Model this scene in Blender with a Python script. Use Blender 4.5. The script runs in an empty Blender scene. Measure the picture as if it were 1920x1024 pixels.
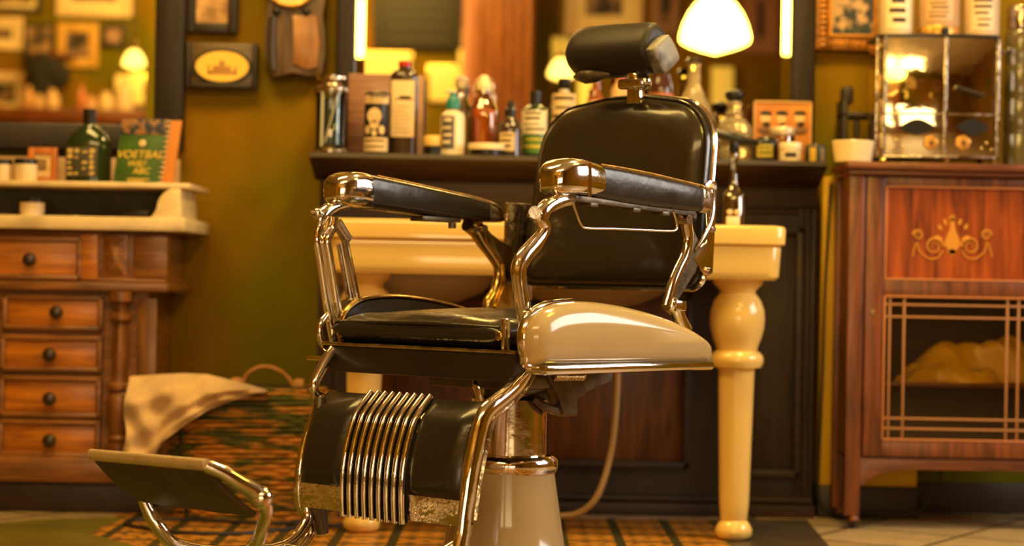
import bpy, bmesh, math, random
from mathutils import Matrix, Vector, Euler
random.seed(7)
SC = bpy.context.scene
COL = SC.collection
PI = math.pi
R_ = math.radians

# ------------------------------------------------------------------ camera
FPX = 3800.0                       # focal length in pixels of a 1920 px wide frame
EYE = Vector((0, 0, .64))
CAMROT = Euler((R_(90.271), 0, 0)).to_matrix() @ Matrix.Rotation(R_(1.05), 3, 'Z')
cam = bpy.data.cameras.new('camera')
cam.sensor_width = 36; cam.lens = FPX / 1920 * 36
cam.clip_start = .05; cam.clip_end = 60
cam.dof.use_dof = True; cam.dof.focus_distance = 3.98; cam.dof.aperture_fstop = 2.3
camo = bpy.data.objects.new('camera', cam); COL.objects.link(camo)
camo.matrix_world = Matrix.Translation(EYE) @ CAMROT.to_4x4()
SC.camera = camo
SC.view_settings.view_transform = 'Standard'
SC.view_settings.look = 'None'
SC.view_settings.exposure = 0.0
SC.view_settings.gamma = 1
SC.view_settings.use_curve_mapping = False
try:
    SC.cycles.use_denoising = True
    SC.cycles.caustics_reflective = False; SC.cycles.caustics_refractive = False
    SC.cycles.max_bounces = 9; SC.cycles.sample_clamp_indirect = 6
except Exception: pass
W = bpy.data.worlds.new('world'); SC.world = W; W.use_nodes = True
W.node_tree.nodes['Background'].inputs[0].default_value = (1, .72, .38, 1)
W.node_tree.nodes['Background'].inputs[1].default_value = .3

def area(name, loc, target, sx, sy, power, col):
    l = bpy.data.lights.new(name, 'AREA'); l.shape = 'RECTANGLE'; l.size = sx; l.size_y = sy
    l.energy = power; l.color = col
    o = bpy.data.objects.new(name, l); COL.objects.link(o); o.location = loc
    o.rotation_euler = (Vector(target) - Vector(loc)).to_track_quat('-Z', 'Y').to_euler()
    return o
# daylight through the shop window on the right; the warm area lights are added fill
area('window_daylight', (3.0, 4.1, 1.55), (0, 4.1, .7), 1.5, 1.4, 62, (1, .93, .86))
area('front_overhead_fill', (-.2, 1.0, 2.85), (0, 5.4, .6), 2.6, .6, 58, (1, .64, .24))  # added frontal fill at ceiling height, no fitting behind it
area('low_front_fill', (.1, -1.12, .84), (.1, 4.5, .70), 2.5, .85, 50, (1, .75, .38))  # added low fill behind the camera to brighten chrome and leather
area('overhead_fill', (-1.0, 4.3, 2.8), (-.6, 5.2, .3), 1.3, .5, 46, (1, .64, .18))  # added warm overhead fill for the left side
area('overhead_fill', (.85, 4.6, 2.9), (.95, 5.8, .4), .5, .4, 58, (1, .68, .20))  # added overhead fill aimed into the gap beside the mantel
area('rear_overhead_fill', (-1.5, .4, 2.85), (-2.0, -1.2, 1.7), 2.6, .5, 125, (1, .62, .14))  # added fill that brightens the opposite wall for the mirrors

# ------------------------------------------------------------------ pixel helpers
def ray(px, py):
    return (CAMROT @ Vector(((px - 960) / FPX, -(py - 512) / FPX, -1))).normalized()
def at(px, py, Y):
    d = ray(px, py); return EYE + d * (Y / d.y)
def rect(x0, y0, x1, y1, Y):
    c = at((x0 + x1) / 2, (y0 + y1) / 2, Y); k = Y / FPX
    return c.x, c.z, abs(x1 - x0) * k, abs(y1 - y0) * k
CT = R_(42)
CH0 = Vector((.0, 4.2, 0)); CHM = Matrix.Translation(CH0) @ Matrix.Rotation(-CT, 4, 'Z'); CHI = CHM.inverted()
def _cl(px, py):
    o = CHI @ EYE; d = CHI.to_3x3() @ ray(px, py); return o, d
def cu(px, py, u):
    o, d = _cl(px, py); return o + d * ((u - o.x) / d.x)
def cy(px, py, y):
    o, d = _cl(px, py); return o + d * ((y - o.y) / d.y)

# ------------------------------------------------------------------ materials
MATS = {}
def _new(name):
    m = bpy.data.materials.new(name); m.use_nodes = True
    nt = m.node_tree; b = nt.nodes['Principled BSDF']; return m, nt, b
def mat(name, col, rough=.5, metal=0, var=0, vscale=8, bump=0, bscale=40, coat=0, trans=0, ior=1.45,
        emit=0, ecol=None, col2=None, rvar=0, stretch=(1, 1, 1), lo=.35, hi=.65, sheen=0):
    if name in MATS: return MATS[name]
    m, nt, b = _new(name); N = nt.nodes; L = nt.links
    b.inputs['Base Color'].default_value = (*col, 1)
    b.inputs['Roughness'].default_value = rough; b.inputs['Metallic'].default_value = metal
    b.inputs['Coat Weight'].default_value = coat; b.inputs['Coat Roughness'].default_value = .08
    b.inputs['Transmission Weight'].default_value = trans; b.inputs['IOR'].default_value = ior
    b.inputs['Sheen Weight'].default_value = sheen
    if emit:
        b.inputs['Emission Color'].default_value = (*(ecol or col), 1)
        b.inputs['Emission Strength'].default_value = emit
    if var or col2 or bump or rvar:
        tc = N.new('ShaderNodeTexCoord'); mp = N.new('ShaderNodeMapping'); mp.inputs['Scale'].default_value = stretch
        L.new(tc.outputs['Object'], mp.inputs[0])
    if var or col2 or rvar:
        n = N.new('ShaderNodeTexNoise'); n.inputs['Scale'].default_value = vscale; n.inputs['Detail'].default_value = 5
        L.new(mp.outputs[0], n.inputs['Vector'])
        if var or col2:
            r = N.new('ShaderNodeValToRGB'); r.color_ramp.elements[0].position = lo; r.color_ramp.elements[1].position = hi
            c2 = col2 or tuple(max(0, c * (1 - var)) for c in col)
            r.color_ramp.elements[0].color = (*c2, 1); r.color_ramp.elements[1].color = (*col, 1)
            L.new(n.outputs['Fac'], r.inputs[0]); L.new(r.outputs[0], b.inputs['Base Color'])
        if rvar:
            mr = N.new('ShaderNodeMapRange'); mr.inputs[1].default_value = .3; mr.inputs[2].default_value = .7
            mr.inputs[3].default_value = max(.02, rough - rvar); mr.inputs[4].default_value = rough + rvar
            L.new(n.outputs['Fac'], mr.inputs[0]); L.new(mr.outputs[0], b.inputs['Roughness'])
    if bump:
        n2 = N.new('ShaderNodeTexNoise'); n2.inputs['Scale'].default_value = bscale; n2.inputs['Detail'].default_value = 4
        L.new(mp.outputs[0], n2.inputs['Vector'])
        bp = N.new('ShaderNodeBump'); bp.inputs['Strength'].default_value = bump; bp.inputs['Distance'].default_value = .01
        L.new(n2.outputs['Fac'], bp.inputs['Height']); L.new(bp.outputs[0], b.inputs['Normal'])
    MATS[name] = m; return m
def wood(name, c1, c2, vertical=False, rough=.38, scale=1.0, coat=.25):
    if name in MATS: return MATS[name]
    m, nt, b = _new(name); N = nt.nodes; L = nt.links
    tc = N.new('ShaderNodeTexCoord'); mp = N.new('ShaderNodeMapping')
    mp.inputs['Scale'].default_value = (18 * scale, 18 * scale, 1.6 * scale) if vertical else (1.6 * scale, 18 * scale, 18 * scale)
    L.new(tc.outputs['Object'], mp.inputs[0])
    n = N.new('ShaderNodeTexNoise'); n.inputs['Scale'].default_value = 3; n.inputs['Detail'].default_value = 7; n.inputs['Distortion'].default_value = .8
    L.new(mp.outputs[0], n.inputs['Vector'])
    r = N.new('ShaderNodeValToRGB'); r.color_ramp.elements[0].position = .3; r.color_ramp.elements[1].position = .72
    r.color_ramp.elements[0].color = (*c1, 1); r.color_ramp.elements[1].color = (*c2, 1)
    L.new(n.outputs['Fac'], r.inputs[0]); L.new(r.outputs[0], b.inputs['Base Color'])
    b.inputs['Roughness'].default_value = rough; b.inputs['Coat Weight'].default_value = coat; b.inputs['Coat Roughness'].default_value = .2
    bp = N.new('ShaderNodeBump'); bp.inputs['Strength'].default_value = .12; bp.inputs['Distance'].default_value = .004
    L.new(n.outputs['Fac'], bp.inputs['Height']); L.new(bp.outputs[0], b.inputs['Normal'])
    MATS[name] = m; return m

chrome = mat('chrome', (.86, .80, .72), .09, 1, rvar=.05, vscale=14, bump=.10, bscale=16)
chrome2 = mat('worn_chrome', (.74, .62, .46), .2, 1, rvar=.12, vscale=30, bump=.25, bscale=40, var=.35)
brassy = mat('brassy_metal', (.72, .5, .16), .22, 1, var=.5, vscale=16, rvar=.1)
castiron = mat('grey_cast_metal', (.20, .16, .11), .42, .7, var=.4, vscale=30, bump=.2)
leather = mat('black_leather', (.028, .022, .016), .27, 0, rvar=.08, vscale=9, bump=.30, bscale=12, coat=.15)
leather_h = mat('headrest_leather', (.024, .018, .012), .5, 0, var=.2, vscale=12, bump=.08, bscale=20)
leather_b = mat('back_leather', (.034, .025, .015), .22, 0, rvar=.08, vscale=6, bump=.55, bscale=5, coat=.3)
darkpaint = mat('dark_brown_paint', (.03, .02, .012), .4, 0, var=.3, coat=.1)
enamel = mat('cream_enamel', (.62, .46, .22), .16, 0, var=.07, vscale=6, coat=.6)
capmetal = mat('scuffed_grey_metal', (.30, .275, .23), .55, .2, col2=(.14, .125, .10), vscale=14, lo=.36, hi=.44, rvar=.1, bump=.1)
rubber = mat('black_rubber', (.006, .005, .004), .8)
porcelain = mat('cream_porcelain', (.93, .62, .17), .13, 0, var=.04, vscale=3, coat=.4)
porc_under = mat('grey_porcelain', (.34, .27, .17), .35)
mirror_m = mat('mirror_silver', (.86, .82, .72), .012, 1)
wood_dark = wood('dark_mahogany', (.012, .005, .002), (.045, .017, .005), False, rough=.5, coat=0)
wood_darkv = wood('dark_mahogany_upright', (.010, .004, .0015), (.045, .016, .004), True, rough=.55, coat=0)
wood_frame = wood('mirror_frame_wood', (.010, .006, .003), (.030, .016, .008), True, rough=.5, coat=0)
wood_panel = wood('warm_panel_wood', (.035, .011, .002), (.20, .058, .010), True, coat=.1)
wood_mid = wood('red_brown_wood', (.07, .019, .005), (.26, .070, .014), True, coat=.1)
wood_midh = wood('red_brown_wood_rail', (.07, .019, .005), (.24, .066, .014), False, coat=.1)
wood_red = wood('flame_veneer', (.09, .014, .002), (.48, .095, .010), True, rough=.3, scale=.6, coat=.15)
wood_oak = wood('golden_oak', (.28, .075, .004), (.66, .22, .012), False)
wood_oakd = wood('brown_oak', (.11, .038, .007), (.34, .125, .022), False)
wood_oakv = wood('brown_oak_upright', (.09, .032, .006), (.28, .10, .020), True)
marble = mat('cream_marble', (.80, .60, .30), .3, 0, col2=(.52, .38, .19), vscale=9, lo=.3, hi=.55, coat=.2)
gold = mat('gilt', (.80, .42, .08), .35, .7, var=.5, vscale=60)
glass = mat('clear_glass', (1, .96, .88), .03, 0, trans=1, ior=1.3)
tealglass = mat('teal_liquid', (.10, .35, .34), .08, 0, trans=.85, ior=1.36)
amber = mat('amber_liquid', (1, .42, .06), .05, 0, trans=.9, ior=1.36)
darkglass = mat('dark_bottle_glass', (.05, .028, .015), .08, 0, coat=.5)
greenglass = mat('dark_green_glass', (.02, .035, .010), .08, 0, coat=.5)
black = mat('black_plastic', (.012, .010, .008), .3)
white = mat('cream_plastic', (.80, .64, .38), .35)
paper = mat('cream_paper', (.78, .56, .28), .7, var=.12, vscale=40)
paper_w = mat('white_paper', (.85, .70, .46), .7)
ink = mat('dark_ink', (.03, .022, .015), .6)
redpl = mat('red_plastic', (.45, .02, .01), .3)
tealpl = mat('teal_plastic', (.02, .20, .19), .3)
opal_s = mat('small_opal_glass', (1, .82, .5), .3, emit=5, ecol=(1, .62, .10))
opal = mat('glowing_opal_glass', (1, .82, .5), .3, emit=16, ecol=(1, .72, .085))

def thin_glass(name, tint=(1, .97, .9), gloss=.12):
    m, nt, b = _new(name); N = nt.nodes; L = nt.links
    tr = N.new('ShaderNodeBsdfTransparent'); tr.inputs[0].default_value = (*tint, 1)
    gl = N.new('ShaderNodeBsdfGlossy'); gl.inputs['Roughness'].default_value = .04; gl.inputs[0].default_value = (1, .95, .85, 1)
    mx = N.new('ShaderNodeMixShader'); fr = N.new('ShaderNodeFresnel'); fr.inputs[0].default_value = 1.5
    ad = N.new('ShaderNodeMath'); ad.operation = 'ADD'; ad.inputs[1].default_value = gloss; ad.use_clamp = True
    L.new(fr.outputs[0], ad.inputs[0]); L.new(ad.outputs[0], mx.inputs[0]); L.new(tr.outputs[0], mx.inputs[1]); L.new(gl.outputs[0], mx.inputs[2])
    L.new(mx.outputs[0], N['Material Output'].inputs[0]); MATS[name] = m; return m

# ------------------------------------------------------------------ mesh builder
class MB:
    def __init__(s): s.bm = bmesh.new()
    def box(s, x0, x1, y0, y1, z0, z1, bev=0, seg=2):
        bm = s.bm
        vs = [bm.verts.new(p) for p in ((x0, y0, z0), (x1, y0, z0), (x1, y1, z0), (x0, y1, z0), (x0, y0, z1), (x1, y0, z1), (x1, y1, z1), (x0, y1, z1))]
        fs = [bm.faces.new([vs[i] for i in f]) for f in ((3, 2, 1, 0), (4, 5, 6, 7), (0, 1, 5, 4), (1, 2, 6, 5), (2, 3, 7, 6), (3, 0, 4, 7))]
        if bev:
            es = list({e for f in fs for e in f.edges})
            bmesh.ops.bevel(bm, geom=es, offset=min(bev, .49 * min(x1 - x0, y1 - y0, z1 - z0)), segments=seg, affect='EDGES', profile=.5)
        return s
    def loft(s, rings, cap0=True, cap1=True, closed=True):
        bm = s.bm; R = [[bm.verts.new(p) for p in r] for r in rings]; n = len(R[0])
        for a, b in zip(R, R[1:]):
            for i in range(n if closed else n - 1):
                j = (i + 1) % n
                bm.faces.new((a[i], a[j], b[j], b[i]))
        if cap0: bm.faces.new(R[0][::-1])
        if cap1: bm.faces.new(R[-1])
        return s
    def prism(s, pts, axis, a, b, bev=0):
        def P(p, k):
            return {'x': (k, p[0], p[1]), 'y': (p[0], k, p[1]), 'z': (p[0], p[1], k)}[axis]
        bm = s.bm
        A = [bm.verts.new(P(p, a)) for p in pts]; B = [bm.verts.new(P(p, b)) for p in pts]
        fs = [bm.faces.new(A), bm.faces.new(B[::-1])]
        n = len(pts); sides = []
        for i in range(n):
            sides.append(bm.faces.new((A[i], B[i], B[(i + 1) % n], A[(i + 1) % n])))
        if bev:
            es = list({e for f in fs for e in f.edges})
            bmesh.ops.bevel(bm, geom=es, offset=bev, segments=2, affect='EDGES', profile=.5)
        return s
    def lathe(s, prof, seg=32, c=(0, 0, 0), sq=1.0):
        """profile of (radius, z); sq flattens in y"""
        rings = []
        for r, z in prof:
            r = max(r, 1e-4)
            rings.append([(c[0] + r * math.cos(t), c[1] + sq * r * math.sin(t), c[2] + z) for t in [2 * PI * i / seg for i in range(seg)]])
        return s.loft(rings)
    def tube(s, pts, rad, seg=12, side=None, flat=1.0, smooth=4, caps=True, closed=False):
        """pts list of vectors, rad number or list; side: fixed side axis; flat: thickness along side"""
        P = [Vector(p) for p in pts]; Rr = [rad] * len(P) if not isinstance(rad, (list, tuple)) else list(rad)
        if smooth > 1 and len(P) > 2:
            Q, QR = [], []
            n = len(P); rng = range(n) if closed else range(n - 1)
            for i in rng:
                if closed: p0, p1, p2, p3 = P[i - 1], P[i], P[(i + 1) % n], P[(i + 2) % n]
                else: p0, p1, p2, p3 = P[max(i - 1, 0)], P[i], P[i + 1], P[min(i + 2, n - 1)]
                for k in range(smooth):
                    t = k / smooth
                    Q.append(.5 * ((2 * p1) + (p2 - p0) * t + (2 * p0 - 5 * p1 + 4 * p2 - p3) * t * t + (3 * p1 - p0 - 3 * p2 + p3) * t ** 3))
                    QR.append(Rr[i] * (1 - t) + Rr[(i + 1) % n] * t)
            if not closed: Q.append(P[-1]); QR.append(Rr[-1])
            P, Rr = Q, QR
        rings = []; up = None; n = len(P)
        for i in range(n):
            if closed: t = (P[(i + 1) % n] - P[i - 1]).normalized()
            else: t = (P[min(i + 1, n - 1)] - P[max(i - 1, 0)]).normalized()
            if side is not None:
                b = Vector(side); b = (b - t * b.dot(t)).normalized(); a = t.cross(b)
            else:
                if up is None: up = Vector((0, 0, 1)) if abs(t.z) < .9 else Vector((1, 0, 0))
                a = (up - t * up.dot(t)).normalized(); up = a; b = t.cross(a)
            r = Rr[i]
            rings.append([P[i] + a * (r * math.cos(q)) + b * (r * flat * math.sin(q)) for q in [2 * PI * k / seg for k in range(seg)]])
        if closed: rings.append(rings[0]); return s.loft(rings, False, False)
        return s.loft(rings, caps, caps)
    def ball(s, c, r, seg=16, sc=(1, 1, 1)):
        n = seg // 2
        rings = []
        for i in range(n + 1):
            a = -PI / 2 + PI * i / n; rr = max(1e-4, math.cos(a))
            rings.append([(c[0] + r * sc[0] * rr * math.cos(t), c[1] + r * sc[1] * rr * math.sin(t), c[2] + r * sc[2] * math.sin(a)) for t in [2 * PI * k / seg for k in range(seg)]])
        return s.loft(rings)
    def disc(s, c, r, axis='y', t=.002, seg=24, rz=None):
        rz = rz or r
        return s.prism([(c[0] + r * math.cos(a), c[2] + rz * math.sin(a)) for a in [2 * PI * k / seg for k in range(seg)]], 'y', c[1] - t / 2, c[1] + t / 2) if axis == 'y' else s
    def build(s, name, m, parent=None, loc=None, world=False, ang=38, weld=True):
        bm = s.bm
        if weld: bmesh.ops.remove_doubles(bm, verts=bm.verts, dist=1e-6)
        bmesh.ops.recalc_face_normals(bm, faces=bm.faces)
        off = Vector(loc) if loc is not None else Vector((0, 0, 0))
        if world:
            p = parent
            if p is not None:
                b = Vector(p.get('_o', (0, 0, 0)))
                off = b
            bmesh.ops.translate(bm, verts=bm.verts, vec=-off)
        for f in bm.faces: f.smooth = True
        ca = math.radians(ang)
        for e in bm.edges:
            if len(e.link_faces) == 2:
                if e.calc_face_angle(0) > ca: e.smooth = False
        me = bpy.data.meshes.new(name); bm.to_mesh(me); bm.free()
        if m: me.materials.append(m)
        o = bpy.data.objects.new(name, me); COL.objects.link(o)
        if parent is not None: o.parent = parent; ORG[o.name] = ORG.get(parent.name, Vector((0, 0, 0)))
        elif loc is not None: o.location = off
        return o
ORG = {}
def wobj(mb, name, m, parent=None, origin=None, ang=38):
    """world-space geometry; origin: where the object (or its root thing) stands"""
    o0 = ORG.get(parent.name, Vector((0, 0, 0))) if parent is not None else Vector(origin or (0, 0, 0))
    bmesh.ops.translate(mb.bm, verts=mb.bm.verts, vec=-o0)
    o = mb.build(name, m, parent, ang=ang)
    if parent is None: o.location = o0; ORG[o.name] = o0
    else: ORG[o.name] = o0
    return o
def thing(name, label, cat, loc=(0, 0, 0), rotz=0, group=None):
    o = bpy.data.objects.new(name, None); o.empty_display_size = .05; COL.objects.link(o)
    o.location = loc; o.rotation_euler = (0, 0, rotz); ORG[o.name] = Vector(loc)
    return tag(o, label, cat, group)
def tag(o, label, cat, group=None):
    o['label'] = label; o['category'] = cat
    if group: o['group'] = group
    return o
def struct(o): o['kind'] = 'structure'; return o
def lab(o, l): o['label'] = l; return o
def bx(x0, x1, y0, y1, z0, z1, bev=0): return MB().box(x0, x1, y0, y1, z0, z1, bev)
def rbox(r, y0, y1, bev=0, mb=None):
    xc, zc, w, h = r
    return (mb or MB()).box(xc - w / 2, xc + w / 2, y0, y1, zc - h / 2, zc + h / 2, bev)
def text_mesh(s, size, depth=.0012, shear=0):
    cv = bpy.data.curves.new('t', 'FONT'); cv.body = s; cv.size = size; cv.extrude = depth; cv.align_x = 'CENTER'; cv.shear = shear
    ob = bpy.data.objects.new('t', cv); COL.objects.link(ob)
    bpy.context.view_layer.update()
    dg = bpy.context.evaluated_depsgraph_get(); me = bpy.data.meshes.new_from_object(ob.evaluated_get(dg))
    bpy.data.objects.remove(ob); bpy.data.curves.remove(cv)
    mb = MB(); mb.bm.from_mesh(me); bpy.data.meshes.remove(me)
    bmesh.ops.rotate(mb.bm, verts=mb.bm.verts, cent=(0, 0, 0), matrix=Matrix.Rotation(PI / 2, 3, 'X'))
    return mb
def shift(mb, v):
    bmesh.ops.translate(mb.bm, verts=mb.bm.verts, vec=Vector(v)); return mb

# ------------------------------------------------------------------ the room
YW = 5.85; YB = -1.25; XL = -3.7; XR = 3.1; ZC = 3.0
def wall_paint():
    m, nt, b = _new('ochre_wall_olive_shade'); N = nt.nodes; L = nt.links
    tc = N.new('ShaderNodeTexCoord')
    n = N.new('ShaderNodeTexNoise'); n.inputs['Scale'].default_value = 1.3; n.inputs['Detail'].default_value = 3
    L.new(tc.outputs['Object'], n.inputs['Vector'])
    r = N.new('ShaderNodeValToRGB'); r.color_ramp.elements[0].position = .38; r.color_ramp.elements[1].position = .60
    r.color_ramp.elements[0].color = (.165, .140, .0005, 1); r.color_ramp.elements[1].color = (.36, .155, .0005, 1)  # olive tone stands in for greenish shade on the ochre wall
    L.new(n.outputs['Fac'], r.inputs[0])
    n2 = N.new('ShaderNodeTexNoise'); n2.inputs['Scale'].default_value = 9; n2.inputs['Detail'].default_value = 6
    L.new(tc.outputs['Object'], n2.inputs['Vector'])
    mx = N.new('ShaderNodeMix'); mx.data_type = 'RGBA'; mx.blend_type = 'MULTIPLY'; mx.inputs[0].default_value = .35
    L.new(r.outputs[0], mx.inputs[6]); L.new(n2.outputs['Fac'], mx.inputs[7]); L.new(mx.outputs[2], b.inputs['Base Color'])
    b.inputs['Roughness'].default_value = .75; b.inputs['Specular IOR Level'].default_value = .12
    bp = N.new('ShaderNodeBump'); bp.inputs['Strength'].default_value = .15; bp.inputs['Distance'].default_value = .004
    L.new(n2.outputs['Fac'], bp.inputs['Height']); L.new(bp.outputs[0], b.inputs['Normal'])
    return m
paint = wall_paint()
def floor_mat():
    m, nt, b = _new('worn_stone_tiles'); N = nt.nodes; L = nt.links
    tc = N.new('ShaderNodeTexCoord'); mp = N.new('ShaderNodeMapping'); mp.inputs['Rotation'].default_value = (0, 0, R_(32))
    L.new(tc.outputs['Object'], mp.inputs[0])
    br = N.new('ShaderNodeTexBrick'); br.offset = 0; br.inputs['Scale'].default_value = 1
    br.inputs['Brick Width'].default_value = .3; br.inputs['Row Height'].default_value = .3; br.inputs['Mortar Size'].default_value = .006
    br.inputs['Color1'].default_value = (.62, .45, .24, 1); br.inputs['Color2'].default_value = (.46, .32, .16, 1); br.inputs['Mortar'].default_value = (.05, .03, .015, 1)
    L.new(mp.outputs[0], br.inputs['Vector'])
    n = N.new('ShaderNodeTexNoise'); n.inputs['Scale'].default_value = 14; n.inputs['Detail'].default_value = 6; L.new(mp.outputs[0], n.inputs['Vector'])
    mx = N.new('ShaderNodeMix'); mx.data_type = 'RGBA'; mx.blend_type = 'MULTIPLY'; mx.inputs[0].default_value = .6
    L.new(br.outputs[0], mx.inputs[6]); L.new(n.outputs['Fac'], mx.inputs[7]); L.new(mx.outputs[2], b.inputs['Base Color'])
    b.inputs['Roughness'].default_value = .35
    return m
def pattern_mat():
    """encaustic pattern: orange diamonds and crosses on dark teal"""
    m, nt, b = _new('patterned_cement_tiles'); N = nt.nodes; L = nt.links
    tc = N.new('ShaderNodeTexCoord'); mp = N.new('ShaderNodeMapping'); L.new(tc.outputs['Object'], mp.inputs[0])
    def chk(sc, rot, off=0):
        q = N.new('ShaderNodeMapping'); q.inputs['Rotation'].default_value = (0, 0, R_(rot)); q.inputs['Location'].default_value = (off, off, .001)
        c = N.new('ShaderNodeTexChecker'); c.inputs['Scale'].default_value = sc
        L.new(mp.outputs[0], q.inputs[0]); L.new(q.outputs[0], c.inputs[0]); return c.outputs['Fac']
    br = N.new('ShaderNodeTexBrick'); br.offset = 0; br.inputs['Scale'].default_value = 1
    br.inputs['Brick Width'].default_value = .14; br.inputs['Row Height'].default_value = .14; br.inputs['Mortar Size'].default_value = .013
    br.inputs['Color1'].default_value = (1, 1, 1, 1); br.inputs['Color2'].default_value = (.8, .8, .8, 1); br.inputs['Mortar'].default_value = (0, 0, 0, 1)
    L.new(mp.outputs[0], br.inputs['Vector'])
    a = chk(36, 45); d = chk(28, 0, .01)
    mt = N.new('ShaderNodeMath'); mt.operation = 'MULTIPLY'; L.new(a, mt.inputs[0]); L.new(d, mt.inputs[1])
    mt2 = N.new('ShaderNodeMath'); mt2.operation = 'SUBTRACT'; mt2.inputs[0].default_value = 1.15; L.new(mt.outputs[0], mt2.inputs[1])
    mt3 = N.new('ShaderNodeMath'); mt3.operation = 'MULTIPLY'; L.new(mt2.outputs[0], mt3.inputs[0]); L.new(br.outputs['Color'], mt3.inputs[1])
    mx = N.new('ShaderNodeMix'); mx.data_type = 'RGBA'
    mx.inputs[6].default_value = (.045, .038, .010, 1); mx.inputs[7].default_value = (.50, .20, .018, 1)
    L.new(mt3.outputs[0], mx.inputs[0])
    L.new(mx.outputs[2], b.inputs['Base Color']); b.inputs['Roughness'].default_value = .4
    return m
struct(wobj(bx(XL - .1, XR + .1, YB - .1, YW + .1, -.1, 0), 'floor', floor_mat()))
struct(wobj(bx(XL - .1, XR + .1, YB - .1, YW + .1, ZC, ZC + .1), 'ceiling', mat('ceiling_plaster', (.55, .42, .22), .8)))
struct(wobj(bx(XL - .1, XR + .1, YW, YW + .1, 0, ZC), 'wall_back', paint))
struct(wobj(bx(XL - .1, XR + .1, YB - .1, YB, 0, ZC), 'wall_front', paint))
struct(wobj(bx(XL - .1, XL, YB, YW, 0, ZC), 'wall_left', paint))
struct(wobj(bx(XR, XR + .1, YB, YW, 0, ZC), 'wall_right', paint))
# dark skirting seen under the music cabinet and beside the panelling
struct(wobj(bx(XL, XR, YW - .018, YW, 0, .088, .004), 'baseboard_back', mat('skirting_brown', (.035, .02, .01), .5)))
# window on the right-hand wall (source of the daylight)
wf = struct(wobj(MB().box(XR - .04, XR, 3.25, 4.95, .75, .83).box(XR - .04, XR, 3.25, 4.95, 2.3, 2.38).box(XR - .04, XR, 3.25, 3.33, .75, 2.38).box(XR - .04, XR, 4.87, 4.95, .75, 2.38), 'window_1', mat('window_frame_paint', (.3, .2, .1), .5)))
wf = struct(wobj(MB().box(-1.25, 1.45, YB, YB + .06, .33, .39).box(-1.25, 1.45, YB, YB + .06, 1.29, 1.35).box(-1.25, -1.17, YB, YB + .06, .33, 1.35).box(1.37, 1.45, YB, YB + .06, .33, 1.35), 'added_window_frame', mat('window_frame_paint', (.3, .2, .1), .5)))  # frame added around the low fill light, out of view
# zones of the tiled floor
def floor_zone(name, pix, z, m):
    pts = []
    for px, py in pix:
        d = ray(px, py); t = (z - EYE.z) / d.z; p = EYE + d * t; pts.append((p.x, p.y))
    return struct(wobj(MB().prism(pts, 'z', 0.0002, z), name, m))
pat = pattern_mat()
floor_zone('floor_patterned', [(225, 962), (1345, 975), (1400, 1040), (1500, 1160), (1550, 1500), (620, 1500), (240, 1080), (160, 1005)], .002, pat)
floor_zone('floor_green', [(70, 974), (235, 970), (165, 1000), (320, 1040), (520, 1110), (700, 1300), (-700, 1300), (-300, 1010)], .003,
           mat('green_stone', (.17, .14, .012), .4, col2=(.08, .072, .008), vscale=5, lo=.3, hi=.7))
floor_zone('floor_dark', [(1346, 974), (1512, 974), (1560, 1030), (1640, 1120), (1440, 1120)], .003, mat('dark_slate_floor', (.06, .042, .028), .4, var=.3))

# ------------------------------------------------------------------ the barber chair (local frame: -y is forward, +x its left side, nearest the camera)
def chair_thing():
    o = thing('barber_chair', 'vintage barber chair in black leather, chrome and cream enamel, standing in the foreground', 'barber chair', CH0, -CT)
    ORG[o.name] = Vector((0, 0, 0))       # parts are written in the chair's own frame
    return o
chair = chair_thing()
def part(mb, name, m, par=None, ang=38): return mb.build(name, m, par or chair, ang=ang)
def sup(cx, hw, z0, z1, y, n=5, k=28, dy=0):
    """superellipse section in x-z at depth y"""
    cz = (z0 + z1) / 2; hz = (z1 - z0) / 2; out = []
    for i in range(k):
        a = 2 * PI * i / k; c, s_ = math.cos(a), math.sin(a)
        out.append((cx + hw * math.copysign(abs(c) ** (2 / n), c), y + dy * s_, cz + hz * math.copysign(abs(s_) ** (2 / n), s_)))
    return out
def offs(poly, d):
    """offset a closed convex-ish polygon inwards by d"""
    n = len(poly); A = sum(poly[i][0] * poly[(i + 1) % n][1] - poly[(i + 1) % n][0] * poly[i][1] for i in range(n))
    sg = 1 if A > 0 else -1; out = []
    for i in range(n):
        a = Vector(poly[i - 1]); b = Vector(poly[i]); c = Vector(poly[(i + 1) % n])
        e1 = (b - a).normalized(); e2 = (c - b).normalized()
        nn = (Vector((-e1.y, e1.x)) + Vector((-e2.y, e2.x)))
        nn = nn.normalized() if nn.length > 1e-6 else Vector((0, 0))
        p = b + nn * d * sg; out.append((p.x, p.y))
    return out
def smooth_poly(pts, k=4):
    n = len(pts); out = []
    P = [Vector(p) for p in pts]
    for i in range(n):
        p0, p1, p2, p3 = P[i - 1], P[i], P[(i + 1) % n], P[(i + 2) % n]
        for j in range(k):
            t = j / k
            q = .5 * ((2 * p1) + (p2 - p0) * t + (2 * p0 - 5 * p1 + 4 * p2 - p3) * t * t + (3 * p1 - p0 - 3 * p2 + p3) * t ** 3)
            out.append((q.x, q.y))
    return out
def trace(pts, u):
    """outline points seen at plane x=u -> vectors + metre radii"""
    V = []; Rr = []
    for p in pts:
        v = cu(p[0], p[1], u); V.append(v)
        if len(p) > 2:
            dist = (CHM @ v - EYE).y; Rr.append(p[2] * 1.24 * dist / FPX)
    return V, Rr

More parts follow.
